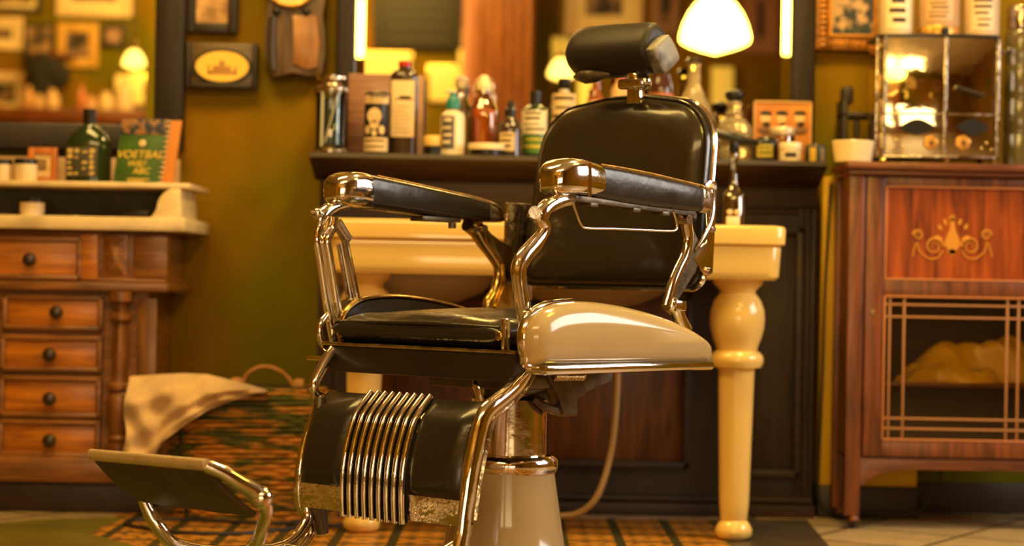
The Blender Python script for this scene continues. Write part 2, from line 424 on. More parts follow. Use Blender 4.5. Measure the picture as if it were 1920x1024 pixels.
# pedestal
ped = part(MB().lathe([(.27, 0), (.275, .012), (.26, .028), (.19, .05), (.145, .07), (.125, .10), (.117, .15), (.101, .252), (.085, .252)], 48, (-.004, -.004, 0)), 'pedestal_base', enamel)
part(MB().lathe([(.085, .248), (.100, .250), (.1045, .262), (.103, .276), (.095, .285), (.082, .287), (.079, .284)], 48), 'collar', chrome)
part(MB().lathe([(.079, .28), (.079, .40), (.05, .41), (.05, .44)], 40), 'hydraulic_column', chrome)
# support block, bracket, spring and levers under the seat
mech = part(MB().box(-.11, .11, -.13, .17, .425, .458, .006).box(-.05, .05, -.06, .10, .385, .43, .008), 'seat_support', castiron)
b = MB()
V = [cu(x, y, .10) for x, y in ((1015, 697), (1140, 697), (1138, 716), (1092, 730), (1070, 748), (1074, 778), (1046, 778), (1040, 748), (1022, 720))]
b.prism([(v.y, v.z) for v in V], 'x', .085, .115, .003)
part(b, 'tilt_bracket', castiron)
b = MB()
p0, p1 = cu(1035, 706, .135), cu(1092, 706, .135)
b.tube([p0.lerp(p1, i / 150) + Vector((.008 * math.cos(i * .84), 0, .008 * math.sin(i * .84))) for i in range(151)], .0021, seg=6, smooth=1)
part(b, 'spring', chrome2)
b = MB()
b.tube([cu(930, 752, .06), cu(965, 740, .07), cu(1000, 728, .08), cu(1030, 716, .09)], [.010, .011, .012, .012], seg=10, side=(1, 0, 0), flat=.6)
b.tube([cu(1000, 748, .09), cu(1025, 764, .10), cu(1050, 771, .10), cu(1075, 771, .10)], [.007, .009, .011, .011], seg=10)
b.ball(cu(1060, 770, .10), .014); b.ball(cu(1035, 716, .10), .012)
part(b, 'tilt_lever', castiron)
b = MB(); b.tube([cy(902, 752, -.12), cy(898, 725, -.12), cy(895, 708, -.12)], [.008, .014, .011], seg=12)
part(b, 'foot_pedal', chrome)

# seat tray, cushion
tl, tr = cy(620, 652, -.285), cy(968, 662, -.285)
part(MB().prism([(-.255, .507), (.268, .507), (.265, .470), (.250, .452), (-.238, .452), (-.252, .470)], 'y', -.285, -.255, .004).box(-.25, .262, -.258, .235, .482, .507, .003), 'seat_tray', darkpaint)
part(MB().box(-.262, .268, -.290, -.272, .505, .512, .002), 'seat_tray_rim', chrome2)
def pillow(x0, x1, y0, y1, z0, z1, crown, nx=22, ny=20, rad=.035):
    """upholstered cushion: crowned top, rounded sides"""
    mb = MB(); bm = mb.bm; g = {}
    def edge(t): return 1 - abs(2 * t - 1) ** 5
    for i in range(nx + 1):
        for j in range(ny + 1):
            s, t = i / nx, j / ny
            # rounded rectangle mapping
            a = math.sin((s - .5) * PI * .98) / math.sin(.5 * PI * .98) ; b_ = math.sin((t - .5) * PI * .98) / math.sin(.5 * PI * .98)
            x = (x0 + x1) / 2 + a * (x1 - x0) / 2; y = (y0 + y1) / 2 + b_ * (y1 - y0) / 2
            ex = min(1, (1 - abs(a)) * (x1 - x0) / 2 / rad); ey = min(1, (1 - abs(b_)) * (y1 - y0) / 2 / rad)
            k = math.sqrt(max(0, 1 - (1 - ex) ** 2)) * math.sqrt(max(0, 1 - (1 - ey) ** 2))
            h = (z1 - z0) * (.5 + .5 * k) + crown * math.cos(a * PI / 2) * math.cos(b_ * PI / 2)
            wr = .0018 * math.sin(x * 47 + 3 * math.sin(y * 31)) * k
            g[i, j, 1] = bm.verts.new((x, y, z0 + h + wr))
            g[i, j, 0] = bm.verts.new((x, y, z0 + (z1 - z0) * .5 * (1 - k)))
    for i in range(nx):
        for j in range(ny):
            bm.faces.new([g[i, j, 1], g[i + 1, j, 1], g[i + 1, j + 1, 1], g[i, j + 1, 1]])
            bm.faces.new([g[i, j, 0], g[i, j + 1, 0], g[i + 1, j + 1, 0], g[i + 1, j, 0]])
    for i in range(nx):
        for j in (0, ny): bm.faces.new([g[i, j, 0], g[i + 1, j, 0], g[i + 1, j, 1], g[i, j, 1]])
    for j in range(ny):
        for i in (0, nx): bm.faces.new([g[i, j, 0], g[i, j + 1, 0], g[i, j + 1, 1], g[i, j, 1]])
    return mb
cush = part(pillow(-.243, .226, -.282, .20, .510, .570, .016, rad=.05), 'seat_cushion', leather, ang=60)
b = MB()
V = [(-.236, -.281), (.215, -.281)]
b.tube([(-.232, -.272, .553), (0, -.279, .557), (.215, -.272, .553)], .0035, seg=8)
part(b, 'welt', leather, cush)
b = MB(); b.ball(cy(935, 630, -.281) , .009, sc=(1, .4, 1)); lab(part(b, 'button', brassy, cush), 'brass button')
part(MB().box(.229, .238, -.283, -.265, .508, .572, .003), 'cushion_end_plate', chrome)

# side panels: teardrop shaped housings
PAN = [(1003, 689), (990, 668), (985, 640), (988, 612), (1000, 590), (1025, 573), (1062, 566), (1110, 566), (1170, 575), (1232, 592), (1280, 613), (1312, 636), (1326, 655), (1327, 672), (1318, 685), (1200, 687), (1100, 689)]
pan2 = [(v.y, v.z) for v in (cu(x, y, .31) for x, y in PAN)]
pan2 = smooth_poly(pan2, 3)
def inset(poly, d):
    y0, y1 = min(p[0] for p in poly), max(p[0] for p in poly); z0, z1 = min(p[1] for p in poly), max(p[1] for p in poly)
    cy_, cz_ = (y0 + y1) / 2 - .05, z0 + (z1 - z0) * .48; ky = 1 - 2 * d / (y1 - y0); kz = 1 - 2 * d / (z1 - z0)
    return [(cy_ + (y - cy_) * ky, cz_ + (z - cz_) * kz) for y, z in poly]
def panel_mesh(us, sgn=1):
    mb = MB(); rings = []
    sh_ = .055 if sgn < 0 else 0
    for u, d in us:
        q = inset(pan2, d)
        rings.append([(sgn * u, y + sh_ * (1 - (y + .28) / .9), z) for y, z in q])
    return mb.loft(rings)
part(panel_mesh([(.286, .004), (.296, 0), (.306, 0), (.313, .0015), (.322, .005), (.330, .012), (.336, .022), (.340, .034), (.342, .046)]), 'side_panel', enamel, ang=70)
lab(part(panel_mesh([(.245, .006), (.268, 0), (.300, 0), (.312, .004), (.318, .014), (.320, .03)], -1), 'side_panel', leather, ang=70), 'black inner face of the far side panel')
def outline(u, i0, i1, r, sgn=1, flat=1.6):
    n = len(pan2); sh_ = .055 if sgn < 0 else 0; P = [Vector((sgn * u, pan2[i % n][0] + sh_ * (1 - (pan2[i % n][0] + .28) / .9), pan2[i % n][1])) for i in range(i0, i1)]
    return MB().tube(P, r, seg=10, side=(1, 0, 0), flat=flat, smooth=2)
part(outline(.300, 0, 20, .0065), 'front_rim', chrome)
part(outline(.252, 0, 40, .0045, -1, 2), 'front_rim', brassy)
y0, z0 = pan2[0]; ye, ze = pan2[3 * 14]
part(MB().box(.285, .341, y0 - .003, ye, min(z0, ze) - .008, min(z0, ze) + .010, .006), 'lower_rim', chrome)
part(MB().box(-.32, -.25, y0 - .003, ye, min(z0, ze) - .006, min(z0, ze) + .003, .0028), 'lower_rim', chrome)

# front posts and leg frames
V, Rr = trace([(1072, 374, 9), (1052, 376, 12), (1030, 386, 13), (1018, 398, 14), (1014, 412, 13), (1022, 425, 11), (1017, 440, 11), (1000, 462, 13), (980, 485, 14), (973, 505, 14), (974, 530, 13), (979, 565, 14), (986, 600, 14), (990, 636, 13)], .272)
fp = part(MB().tube(V, Rr, seg=16, side=(1, 0, 0), flat=.8), 'front_post', chrome)
b = MB(); c = cu(1003, 402, .272); b.ball(c, .014, sc=(1, 1.1, .9)); b.tube([c, cu(990, 404, .272)], [.008, .004], seg=10)
b.tube([cu(1003, 398, .25), cu(1003, 398, .30)], .012, seg=14)
part(b, 'knuckle', chrome, fp)
b = MB(); V, Rr = trace([(977, 490, 5), (972, 512, 5), (975, 545, 4.5), (982, 590, 4)], .286); b.tube(V, Rr, seg=8)
part(b, 'raised_rib', chrome, fp)
V, Rr = trace([(990, 630, 11), (996, 655, 12), (990, 685, 13), (968, 722, 14), (938, 750, 15), (914, 770, 15), (902, 795, 14), (892, 840, 14), (882, 890, 13), (876, 935, 13), (871, 970, 12), (868, 1000, 13), (862, 1030, 14)], .255)
lf = part(MB().tube(V, Rr, seg=16, side=(1, 0, 0), flat=.8), 'leg_frame', chrome)
b = MB(); V, Rr = trace([(1003, 690, 4), (982, 728, 5), (950, 760, 5), (924, 782, 5), (914, 810, 5), (905, 850, 5), (895, 900, 5), (889, 940, 5), (885, 975, 5)], .235)
b.tube(V, Rr, seg=8, side=(1, 0, 0), flat=2); part(b, 'flange', chrome2, lf)
# far side
V, Rr = trace([(655, 380, 9), (635, 384, 11), (615, 394, 11), (603, 408, 11), (600, 425, 8), (595, 450, 8), (600, 480, 8), (606, 520, 8), (612, 560, 8), (620, 600, 9), (627, 640, 8)], -.275)
fp2 = part(MB().tube(V, Rr, seg=14, side=(1, 0, 0), flat=.9), 'front_post', chrome)
b = MB(); c = cu(596, 401, -.275); b.ball(c, .013); b.tube([c, cu(581, 400, -.275)], [.010, .004], seg=10); part(b, 'knuckle', chrome, fp2)
V, Rr = trace([(626, 408, 7), (622, 430, 7), (612, 450, 7), (616, 480, 7), (624, 530, 7), (630, 570, 7), (636, 600, 6)], -.262)
part(MB().tube(V, Rr, seg=12, side=(1, 0, 0), flat=1.2), 'post_rail', chrome, fp2)
V, Rr = trace([(632, 418, 10), (652, 452, 10)], -.27)
b = MB().tube(V, Rr, seg=10, side=(1, 0, 0), flat=.6, smooth=1)
V, Rr = trace([(640, 455, 7), (660, 560, 9)], -.27); b.tube(V, Rr, seg=10, side=(1, 0, 0), flat=.8, smooth=1)
V, Rr = trace([(650, 450, 3), (672, 560, 3)], -.262); b.tube(V, Rr, seg=8, smooth=1)
V, Rr = trace([(634, 458, 3), (653, 562, 3)], -.262); b.tube(V, Rr, seg=8, smooth=1)
part(b, 'diagonal_strut', chrome, fp2)
V, Rr = trace([(625, 655, 8), (613, 672, 8), (598, 700, 8), (588, 722, 8), (592, 738, 8), (603, 748, 8), (592, 775, 7), (578, 810, 7), (567, 850, 7), (561, 890, 7), (560, 930, 7), (567, 960, 7), (580, 982, 8), (582, 1000, 8), (574, 1012, 8), (560, 1030, 8)], -.235)
part(MB().tube(V, Rr, seg=12, side=(1, 0, 0), flat=1.0), 'leg_frame', chrome)
V, Rr = trace([(613, 590, 4), (602, 605, 5), (599, 625, 5), (604, 645, 5), (613, 655, 4)], -.27)
part(MB().tube(V, Rr, seg=10, side=(1, 0, 0), flat=1.0), 'ring_bracket', chrome)
# inner returns of the leg frames behind the calf pad
b = MB()
V, Rr = trace([(600, 745, 8), (596, 800, 9), (590, 870, 10), (588, 930, 10), (600, 965, 11), (604, 1000, 10)], -.205)
b.tube(V, Rr, seg=10, side=(1, 0, 0), flat=1.0)
part(b, 'leg_frame', castiron)

# rear posts
V, Rr = trace([(1270, 392, 12), (1284, 402, 12), (1288, 425, 10), (1291, 450, 9), (1284, 480, 9), (1272, 505, 9), (1262, 530, 9), (1255, 555, 9), (1250, 575, 9)], .268)
rp = part(MB().tube(V, Rr, seg=14, side=(1, 0, 0), flat=.8), 'rear_post', chrome)
b = MB(); V, Rr = trace([(1252, 568, 13), (1266, 578, 14), (1274, 600, 13), (1284, 622, 14)], .268); b.tube(V, Rr, seg=12, side=(1, 0, 0), flat=.8)
b.box(.255, .285, V[1].y - .018, V[1].y + .018, V[1].z - .006, V[1].z + .016, .003)
part(b, 'socket', chrome, rp)
b = MB(); V = [cu(x, y, .262) for x, y in ((1288, 410), (1300, 430), (1318, 470), (1305, 510), (1285, 540), (1268, 570), (1262, 560), (1275, 520), (1292, 480), (1294, 445))]
b.prism([(v.y, v.z) for v in V], 'x', .250, .262, .002); part(b, 'web_plate', castiron, rp)
b = MB(); v = cu(1289, 412, .285); b.tube([v - Vector((.02, 0, 0)), v + Vector((.005, 0, 0))], .010, seg=14, smooth=1); part(b, 'bolt', chrome2, rp)
V, Rr = trace([(878, 418, 14), (892, 432, 12), (903, 452, 10), (920, 475, 9), (934, 500, 8), (934, 525, 8), (926, 550, 8), (916, 570, 10), (922, 592, 10), (930, 610, 9)], -.268)
rp2 = part(MB().tube(V, Rr, seg=14, side=(1, 0, 0), flat=.9), 'rear_post', brassy)
b = MB(); V = [cu(x, y, -.262) for x, y in ((895, 415), (912, 440), (932, 455), (965, 468), (985, 500), (968, 560), (955, 600), (930, 600), (922, 575), (940, 530), (938, 495), (905, 455))]
b.prism([(v.y, v.z) for v in V], 'x', -.262, -.248, .002); part(b, 'web_plate', brassy, rp2)
b = MB(); v = cu(903, 428, -.25); b.tube([v, v + Vector((.012, 0, 0))], .008, seg=12, smooth=1); v = cu(885, 430, -.25); b.tube([v, v + Vector((.012, 0, 0))], .008, seg=12, smooth=1); part(b, 'bolt', chrome2, rp2)

# arms
def arm(u, hw, capsec, padsec, rearsec, under):
    a = MB()
    def secs(L, n=5, grow=0):
        out = []
        for x, yt, yb, w in L:
            t = cu(x, yt, u); bt = cu(x, yb, u)
            out.append(sup(u, hw * w + grow, bt.z - grow, t.z + grow, (t.y + bt.y) / 2, n))
        return out
    p = part(MB().loft(secs(padsec)), 'armrest_pad', leather, ang=50)
    part(MB().loft(secs(capsec, 3.6)), 'armrest_cap', chrome, p, ang=50)
    part(MB().loft(secs(rearsec, 4.5, .002)), 'armrest_end_cap', chrome2, p, ang=50)
    b = MB()
    t0, t1 = cu(*under[0], u), cu(*under[1], u)
    b.prism([(t0.y, t0.z), (t1.y, t1.z), (t1.y, t1.z + .012), (t0.y, t0.z + .012)], 'x', u - hw * .7, u + hw * .7, .002)
    part(b, 'armrest_rail', castiron, p)
    # gilt line along the top edge
    b = MB(); P = []
    for x, yt, yb, w in padsec[1:]:
        t = cu(x, yt, u); P.append(t + Vector((hw * w * .72, 0, -.0005)))
    b.tube(P, .0022, seg=8); part(b, 'top_trim', gold, p)
    return p
a1 = arm(.262, .040,
    [(1025, 326, 350, .25), (1027, 316, 358, .55), (1033, 308, 364, .8), (1042, 301, 366, .98), (1054, 297, 367, 1.1), (1070, 298, 368, 1.12), (1088, 302, 370, 1.08), (1100, 306, 371, 1.04), (1106, 308, 372, 1.02)],
    [(1092, 307, 371, .97), (1106, 309, 374, 1), (1150, 316, 382, 1), (1205, 327, 390, 1), (1260, 340, 396, 1), (1298, 349, 398, .98), (1310, 354, 398, .9)],
    [(1290, 346, 398, .98), (1300, 350, 399, .97), (1308, 356, 399, .92), (1314, 364, 397, .75)], ((1060, 378), (1285, 406)))
b = MB()
b.tube([cu(1105, 306, .304), cu(1106, 338, .306), cu(1105, 369, .304)], .004, seg=8)
part(b, 'cap_band', chrome, a1)
a2 = arm(-.272, .040,
    [(618, 350, 368, .25), (620, 340, 376, .55), (626, 331, 381, .8), (636, 325, 384, .98), (648, 322, 386, 1.06), (662, 323, 387, 1.06), (676, 326, 389, 1.03)],
    [(668, 326, 388, .97), (690, 330, 391, 1), (748, 342, 399, 1), (806, 355, 406, 1), (864, 368, 412, 1), (904, 380, 415, .98), (922, 390, 415, .9)],
    [(896, 376, 415, .98), (910, 382, 416, .97), (921, 392, 416, .92), (927, 400, 415, .75)], ((690, 392), (905, 416)))
b = MB(); v0, v1 = cu(790, 408, -.25), cu(862, 416, -.25)
b.box(-.285, -.245, v0.y, v1.y, v1.z - .002, v0.z + .004, .002); v = cu(848, 418, -.25); b.tube([v, v + Vector((0, 0, -.012))], .009, seg=12, smooth=1)
part(b, 'armrest_bracket', castiron, a2)
b = MB()
for x in (1110, 1190, 1245):
    v = cu(x, 385 + (x - 1110) * .12, .285); part(MB().box(.262, .292, v.y - .012, v.y + .012, v.z - .004, v.z + .005, .002), 'armrest_bracket', castiron, a1)
V = [cu(x, y, .295) for x, y in ((1074, 378), (1080, 398), (1090, 422), (1102, 428), (1150, 429), (1200, 431), (1255, 433), (1268, 430), (1268, 415), (1262, 396))]
part(MB().tube(V, .0028, seg=10, smooth=3), 'towel_rail', chrome, a1)

# backrest
def back_outline(grow=0, k=10):
    out = []; hb, ht = .242 + grow, .233 + grow; z0, z1 = .637 - grow, 1.052 + grow
    def corner(cx, cz, r, a0, a1, n):
        for i in range(n + 1):
            a = R_(a0 + (a1 - a0) * i / n); out.append((cx + r * math.cos(a), cz + r * math.sin(a)))
    rb = .03; rt = .108
    corner(hb - rb, z0 + rb, rb, -90, 0, k); 
    zt = z1 - .012
    corner(ht - rt, zt - rt, rt, 0, 84, k); out.append((.05, z1)); out.append((-.05, z1))
    corner(-ht + rt, zt - rt, rt, 96, 180, k)
    corner(-hb + rb, z0 + rb, rb, 180, 270, k)
    return out
def back_y(z): return .288 + (z - .637) * .15
def back_loft(secs, z_c=.84):
    rings = []
    for g, dy in secs:
        kx, kz = 1 + g / .242, 1 + g / .2075
        o = [(x * kx, .8445 + (z - .8445) * kz) for x, z in back_outline(0)]; rings.append([(x, back_y(z) + dy, z) for x, z in o])
    return MB().loft(rings)
bk = part(back_loft([(-.20, -.012), (-.12, -.013), (-.06, -.010), (-.035, -.006), (-.018, .0), (-.006, .008), (0, .018), (0, .034)]), 'backrest', leather_b, ang=60)
part(back_loft([(-.006, .034), (.002, .034), (.003, .040), (.002, .052), (-.004, .056), (-.2, .058)]), 'backrest_shell', darkpaint, bk, ang=50)
# chrome edge strip around the back
o_ = back_outline(.003); n_ = len(o_)
P = [Vector((x, back_y(z) + .043, z)) for x, z in o_]
part(MB().tube(P, .0065, seg=8, side=None, smooth=1, closed=True), 'edge_trim', chrome, bk)
P = [Vector((x, back_y(z) + .016, z)) for x, z in back_outline(.001)]
part(MB().tube(P, .0028, seg=6, smooth=1, closed=True), 'piping', leather, bk)
# hinge plate on the near side of the back
b = MB(); V = [cu(x, y, .262) for x, y in ((1322, 346), (1330, 338), (1342, 340), (1345, 352), (1341, 380), (1339, 430), (1336, 508), (1330, 517), (1320, 514), (1306, 492), (1300, 482), (1312, 470), (1326, 455), (1330, 430), (1328, 390))]
b.prism([(v.y, v.z) for v in V], 'x', .256, .264, .002)
b.tube([cu(1337, 352, .262), cu(1338, 385, .264), cu(1333, 418, .266), (cu(1318, 448, .266)), cu(1304, 470, .264)], [.008, .007, .007, .006, .004], seg=10, side=(1, 0, 0), flat=.6)
hp = part(b, 'hinge_plate', chrome, bk)
for x, y in ((1335, 350), (1334, 430), (1328, 508)):
    v = cu(x, y, .264); part(MB().tube([v, v + Vector((.007, 0, 0))], .0065, seg=12, smooth=1), 'screw', chrome2, hp)
b = MB(); V = [cu(x, y, -.262) for x, y in ((960, 440), (975, 440), (985, 560), (960, 590))]
part(MB().box(-.262, -.25, .26, .35, .60, .82, .003), 'hinge_plate', chrome2, bk)

# headrest
hy = .33; hz = 1.152
def dia(x, s, n=2.6, k=28, r0=.052, r1=.056):
    out = []
    for i in range(k):
        a = 2 * PI * i / k + PI / 4
        c, s_ = math.cos(a), math.sin(a)
        p = (abs(c) ** n + abs(s_) ** n) ** (-1 / n)
        rr = p * s
        aa = a - PI / 4 + R_(10)
        out.append((x, hy + rr * r0 * math.cos(aa), hz + rr * r1 * math.sin(aa)))
    return out
hr = part(MB().loft([dia(-.119, .25), dia(-.117, .6), dia(-.110, .80), dia(-.097, .92), dia(-.075, .98), dia(0, .98), dia(.08, .94), dia(.104, .91), dia(.112, .84), dia(.115, .6)]), 'headrest', leather_h, ang=60)
def cap_ring(x, s, k=32):
    out = []
    for i in range(k):
        a = 2 * PI * i / k; c, s_ = math.cos(a), math.sin(a); n = 1.22
        p = (abs(c) ** n + abs(s_) ** n) ** (-1 / n); aa = a + R_(-7)
        out.append((x, hy + .002 + p * s * .052 * math.cos(aa), hz - .014 + p * s * .047 * math.sin(aa)))
    return out
ec = part(MB().loft([cap_ring(.102, .80), cap_ring(.122, .90), cap_ring(.136, .90), cap_ring(.139, .83), cap_ring(.140, .4)]), 'end_cap', capmetal, hr, ang=50)
v = cu(1237, 132, .135); part(MB().ball(v, .0022), 'screw_hole', ink, ec)
b = MB(); b.loft([[(x, hy - .02 + r * math.cos(a) * .8, hz - .052 + r * math.sin(a) * .7) for a in [2 * PI * i / 16 for i in range(16)]] for x, r in ((-.105, .004), (-.092, .016), (-.070, .026), (-.045, .024), (-.015, .012), (0, .004))])
part(b, 'underside_bulge', castiron, hr)
b = MB(); b.tube([(.035, hy, hz - .035), (.052, hy + .0, hz - .055), (.058, hy, hz - .075)], [.014, .016, .012], seg=14)
b.box(.016, .084, hy - .018, hy + .022, 1.066, 1.088, .006)
b.box(.030, .066, hy + .0, hy + .016, 1.035, 1.068, .002)
b.ball((.080, hy, 1.082), .014)
part(b, 'headrest_bracket', chrome, hr)

# calf rest: bowed pad with ribbed metal centre
def cr_y(z):
    t = (z - .183) / (.413 - .183)       # 0 bottom, 1 top
    return -.374 + .047 * t - .020 * math.sin(PI * t) + (.02 * max(0, t - .85) / .15)
def sheet(u0, u1, z0, z1, bulge, th=.014, nu=10, nz=16):
    mb = MB(); bm = mb.bm; g = {}
    for i in range(nu + 1):
        for j in range(nz + 1):
            s, t = i / nu, j / nz; u = u0 + (u1 - u0) * s; z = z0 + (z1 - z0) * t
            e = (1 - abs(2 * s - 1) ** 4) ** .5 * (1 - abs(2 * t - 1) ** 5) ** .5 if bulge else 0
            g[i, j, 0] = bm.verts.new((u, cr_y(z) - bulge * e, z)); g[i, j, 1] = bm.verts.new((u, cr_y(z) + th, z))
    for i in range(nu):
        for j in range(nz):
            bm.faces.new([g[i, j, 0], g[i + 1, j, 0], g[i + 1, j + 1, 0], g[i, j + 1, 0]]); bm.faces.new([g[i, j, 1], g[i, j + 1, 1], g[i + 1, j + 1, 1], g[i + 1, j, 1]])
    for i in range(nu):
        for j in (0, nz): bm.faces.new([g[i, j, 0], g[i, j, 1], g[i + 1, j, 1], g[i + 1, j, 0]])
    for j in range(nz):
        for i in (0, nu): bm.faces.new([g[i, j, 0], g[i, j + 1, 0], g[i, j + 1, 1], g[i, j, 1]])
    return mb
UL, UR, RA, RB = -.222, .222, -.092, .080
cb = part(sheet(UL, UR, .183, .408, 0, .010), 'calf_rest', mat('dented_chrome', (.80, .70, .56), .15, 1, rvar=.1, vscale=25, bump=.5, bscale=22))
lab(cb, 'dented chrome backing plate of the calf rest')
part(sheet(UL + .004, RA - .004, .232, .413, .016, -.001), 'leather_pad', leather, cb, ang=60)
part(sheet(RB + .004, UR - .004, .232, .413, .016, -.001), 'leather_pad', leather, cb, ang=60)
part(sheet(RA, RB, .178, .415, .006, -.001), 'ribbed_backing', rubber, cb, ang=60)
for i in range(9):
    u = RA + .004 + (RB - RA - .008) * i / 8
    P = [Vector((u, cr_y(z) - .011, z)) for z in [.176 + (.418 - .176) * k / 16 for k in range(17)]]
    part(MB().tube(P, .0058, seg=10, side=(1, 0, 0), flat=1.0, smooth=1), 'rib', chrome, cb, ang=60)

# footrest
A, B = cy(175, 853, -.89), cy(386, 872, -.89); C_, D = cy(265, 937, -.80), cy(480, 965, -.80)
fr = MB()
def lerp(a, b_, t): return a.lerp(b_, t)
rings = []
nrm = (B - A).cross(C_ - A).normalized()
if nrm.z < 0: nrm = -nrm
def plate(mb, off0, off1, inset=0, nx=12, ny=8, bow=.006):
    bm = mb.bm; g = {}
    for i in range(nx + 1):
        for j in range(ny + 1):
            s, t = inset + (1 - 2 * inset) * i / nx, inset + (1 - 2 * inset) * j / ny
            p = lerp(lerp(A, B, s), lerp(C_, D, s), t)
            # rear edge tucks in, as the pressed plate does
            bw = bow * math.sin(PI * t)
            for k, o in enumerate((off0, off1)): g[i, j, k] = bm.verts.new(p + nrm * (o - bw))
    for i in range(nx):
        for j in range(ny):
            bm.faces.new([g[i, j, 0], g[i, j + 1, 0], g[i + 1, j + 1, 0], g[i + 1, j, 0]]); bm.faces.new([g[i, j, 1], g[i + 1, j, 1], g[i + 1, j + 1, 1], g[i, j + 1, 1]])
    for i in range(nx):
        for j in (0, ny): bm.faces.new([g[i, j, 0], g[i, j, 1], g[i + 1, j, 1], g[i + 1, j, 0]])
    for j in range(ny):
        for i in (0, nx): bm.faces.new([g[i, j, 0], g[i, j + 1, 0], g[i, j + 1, 1], g[i, j, 1]])
    return mb
fp_ = part(plate(MB(), -.006, .004), 'footrest_plate', mat('footrest_steel', (.085, .058, .034), .45, .3, rvar=.1, bump=.1), ang=50)
e = (B - A).normalized()
b = MB(); b.tube([A - e * .004, A.lerp(B, .33), A.lerp(B, .66), B + e * .004], .012, seg=14, side=nrm, flat=.8)
part(b, 'front_edge_bar', mat('satin_brass_edge', (.95, .74, .40), .38, .6, var=.2, vscale=30), fp_)
b = MB(); V = [cy(x, y, q) for x, y, q in ((386, 873, -.89), (418, 886, -.865), (448, 905, -.84), (474, 920, -.815), (490, 934, -.80))]
b.tube(V, [.012, .013, .014, .016, .018], seg=14); b.ball(V[-1], .021)
part(b, 'side_rail', chrome, fp_)
V = [cy(x, y, q) for x, y, q in ((492, 934, -.80), (500, 958, -.79), (493, 985, -.78), (486, 1010, -.76), (476, 1040, -.72))] 
V += [Vector((V[-1].x + .03, -.60, .125)), Vector((.16, -.45, .118)), Vector((.205, -.365, .15)), Vector((.222, -.36, .19))]
part(MB().tube(V, [.014, .012, .012, .012, .012, .012, .012, .012, .012], seg=12), 'footrest_arm', chrome)
V = [cy(x, y, q) for x, y, q in ((268, 936, -.80), (280, 962, -.79), (300, 992, -.775), (330, 1022, -.74))]
V += [Vector((-.17, -.62, .118)), Vector((-.19, -.45, .112)), Vector((-.215, -.365, .15)), Vector((-.225, -.36, .19))]
part(MB().tube(V, [.010, .012, .014, .013, .012, .012, .012, .012], seg=12), 'footrest_arm', chrome)
part(MB().tube([(-.19, -.45, .112), (-.05, -.44, .108), (.06, -.44, .11), (.16, -.45, .118)], .007, seg=10), 'footrest_crossbar', chrome)

# ------------------------------------------------------------------ panelled mantel behind the chair
MT = .985            # height of the mantel shelf
c0 = at(595, 620, 5.66).x; c1 = at(1528, 620, 5.66).x
mt = thing('panelled_mantel', 'long dark mahogany mantel cabinet with moulded shelf against the wall, behind the wash stand', 'mantel', ((c0 + c1) / 2, 5.74, 0))
wobj(bx(c0, c1, 5.66, 5.845, .0, .93), 'body', wood_darkv, mt)
s0 = at(580, 300, 5.5).x; s1 = at(1552, 310, 5.5).x
sh = MB()
sh.prism([(5.50, .972), (5.505, .985), (5.845, .985), (5.845, .92), (5.64, .92), (5.62, .935), (5.56, .950), (5.52, .962)], 'x', s0, s1, .002)
wobj(sh, 'shelf', wood_dark, mt)
b = MB(); b.box(c0 + .002, c1 - .002, 5.640, 5.66, .86, .92, .004).box(c0 + .002, c1 - .002, 5.648, 5.66, .845, .86, .003)
wobj(b, 'frieze_rail', wood_dark, mt)
b = MB(); b.box(c0 - .004, c1 + .004, 5.628, 5.66, 0, .035, .004); b.box(c0 - .002, c1 + .002, 5.640, 5.66, .035, .055, .008)
wobj(b, 'plinth', wood_dark, mt)
def recess(r, m=wood_panel):
    xc, zc, w, h = r; x0, x1, z0, z1 = xc - w / 2, xc + w / 2, zc - h / 2, zc + h / 2
    p = wobj(bx(x0, x1, 5.650, 5.66, z0, z1, .001), 'panel', m, mt)
    q = MB(); t = .022
    for a, b_, c, d in ((x0 - t, x1 + t, z1, z1 + t), (x0 - t, x1 + t, z0 - t, z0), (x0 - t, x0, z0 - t, z1 + t), (x1, x1 + t, z0 - t, z1 + t)):
        q.box(a, b_, 5.632, 5.66, c, d, .006)
    wobj(q, 'panel_moulding', wood_dark, mt)
recess(rect(1025, 560, 1280, 862, 5.66)); recess(rect(690, 560, 965, 862, 5.66)); recess(rect(1415, 440, 1488, 880, 5.66), wood_darkv)
for x0, x1 in ((1494, 1503), (1507, 1515), (1519, 1527)):
    r = rect(x0, 330, x1, 950, 5.65); wobj(rbox(r, 5.645, 5.66, .004), 'reeding', wood_darkv, mt)
r = rect(600, 330, 625, 950, 5.65); wobj(rbox(r, 5.645, 5.66, .004), 'reeding', wood_darkv, mt)

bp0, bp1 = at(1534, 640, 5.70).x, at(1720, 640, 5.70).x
struct(wobj(bx(bp0, bp1, 5.665, YW, .088, .952, .006), 'added_boxing', mat('lit_gap_yellow', (.62, .34, .001), .6)))  # boxing added in the gap, its brighter yellow imitates lamplit wall
struct(wobj(bx(bp0, bp1, 5.655, YW, 0, .088, .004), 'trim_2', mat('skirting_brown', (.035, .02, .01), .5)))
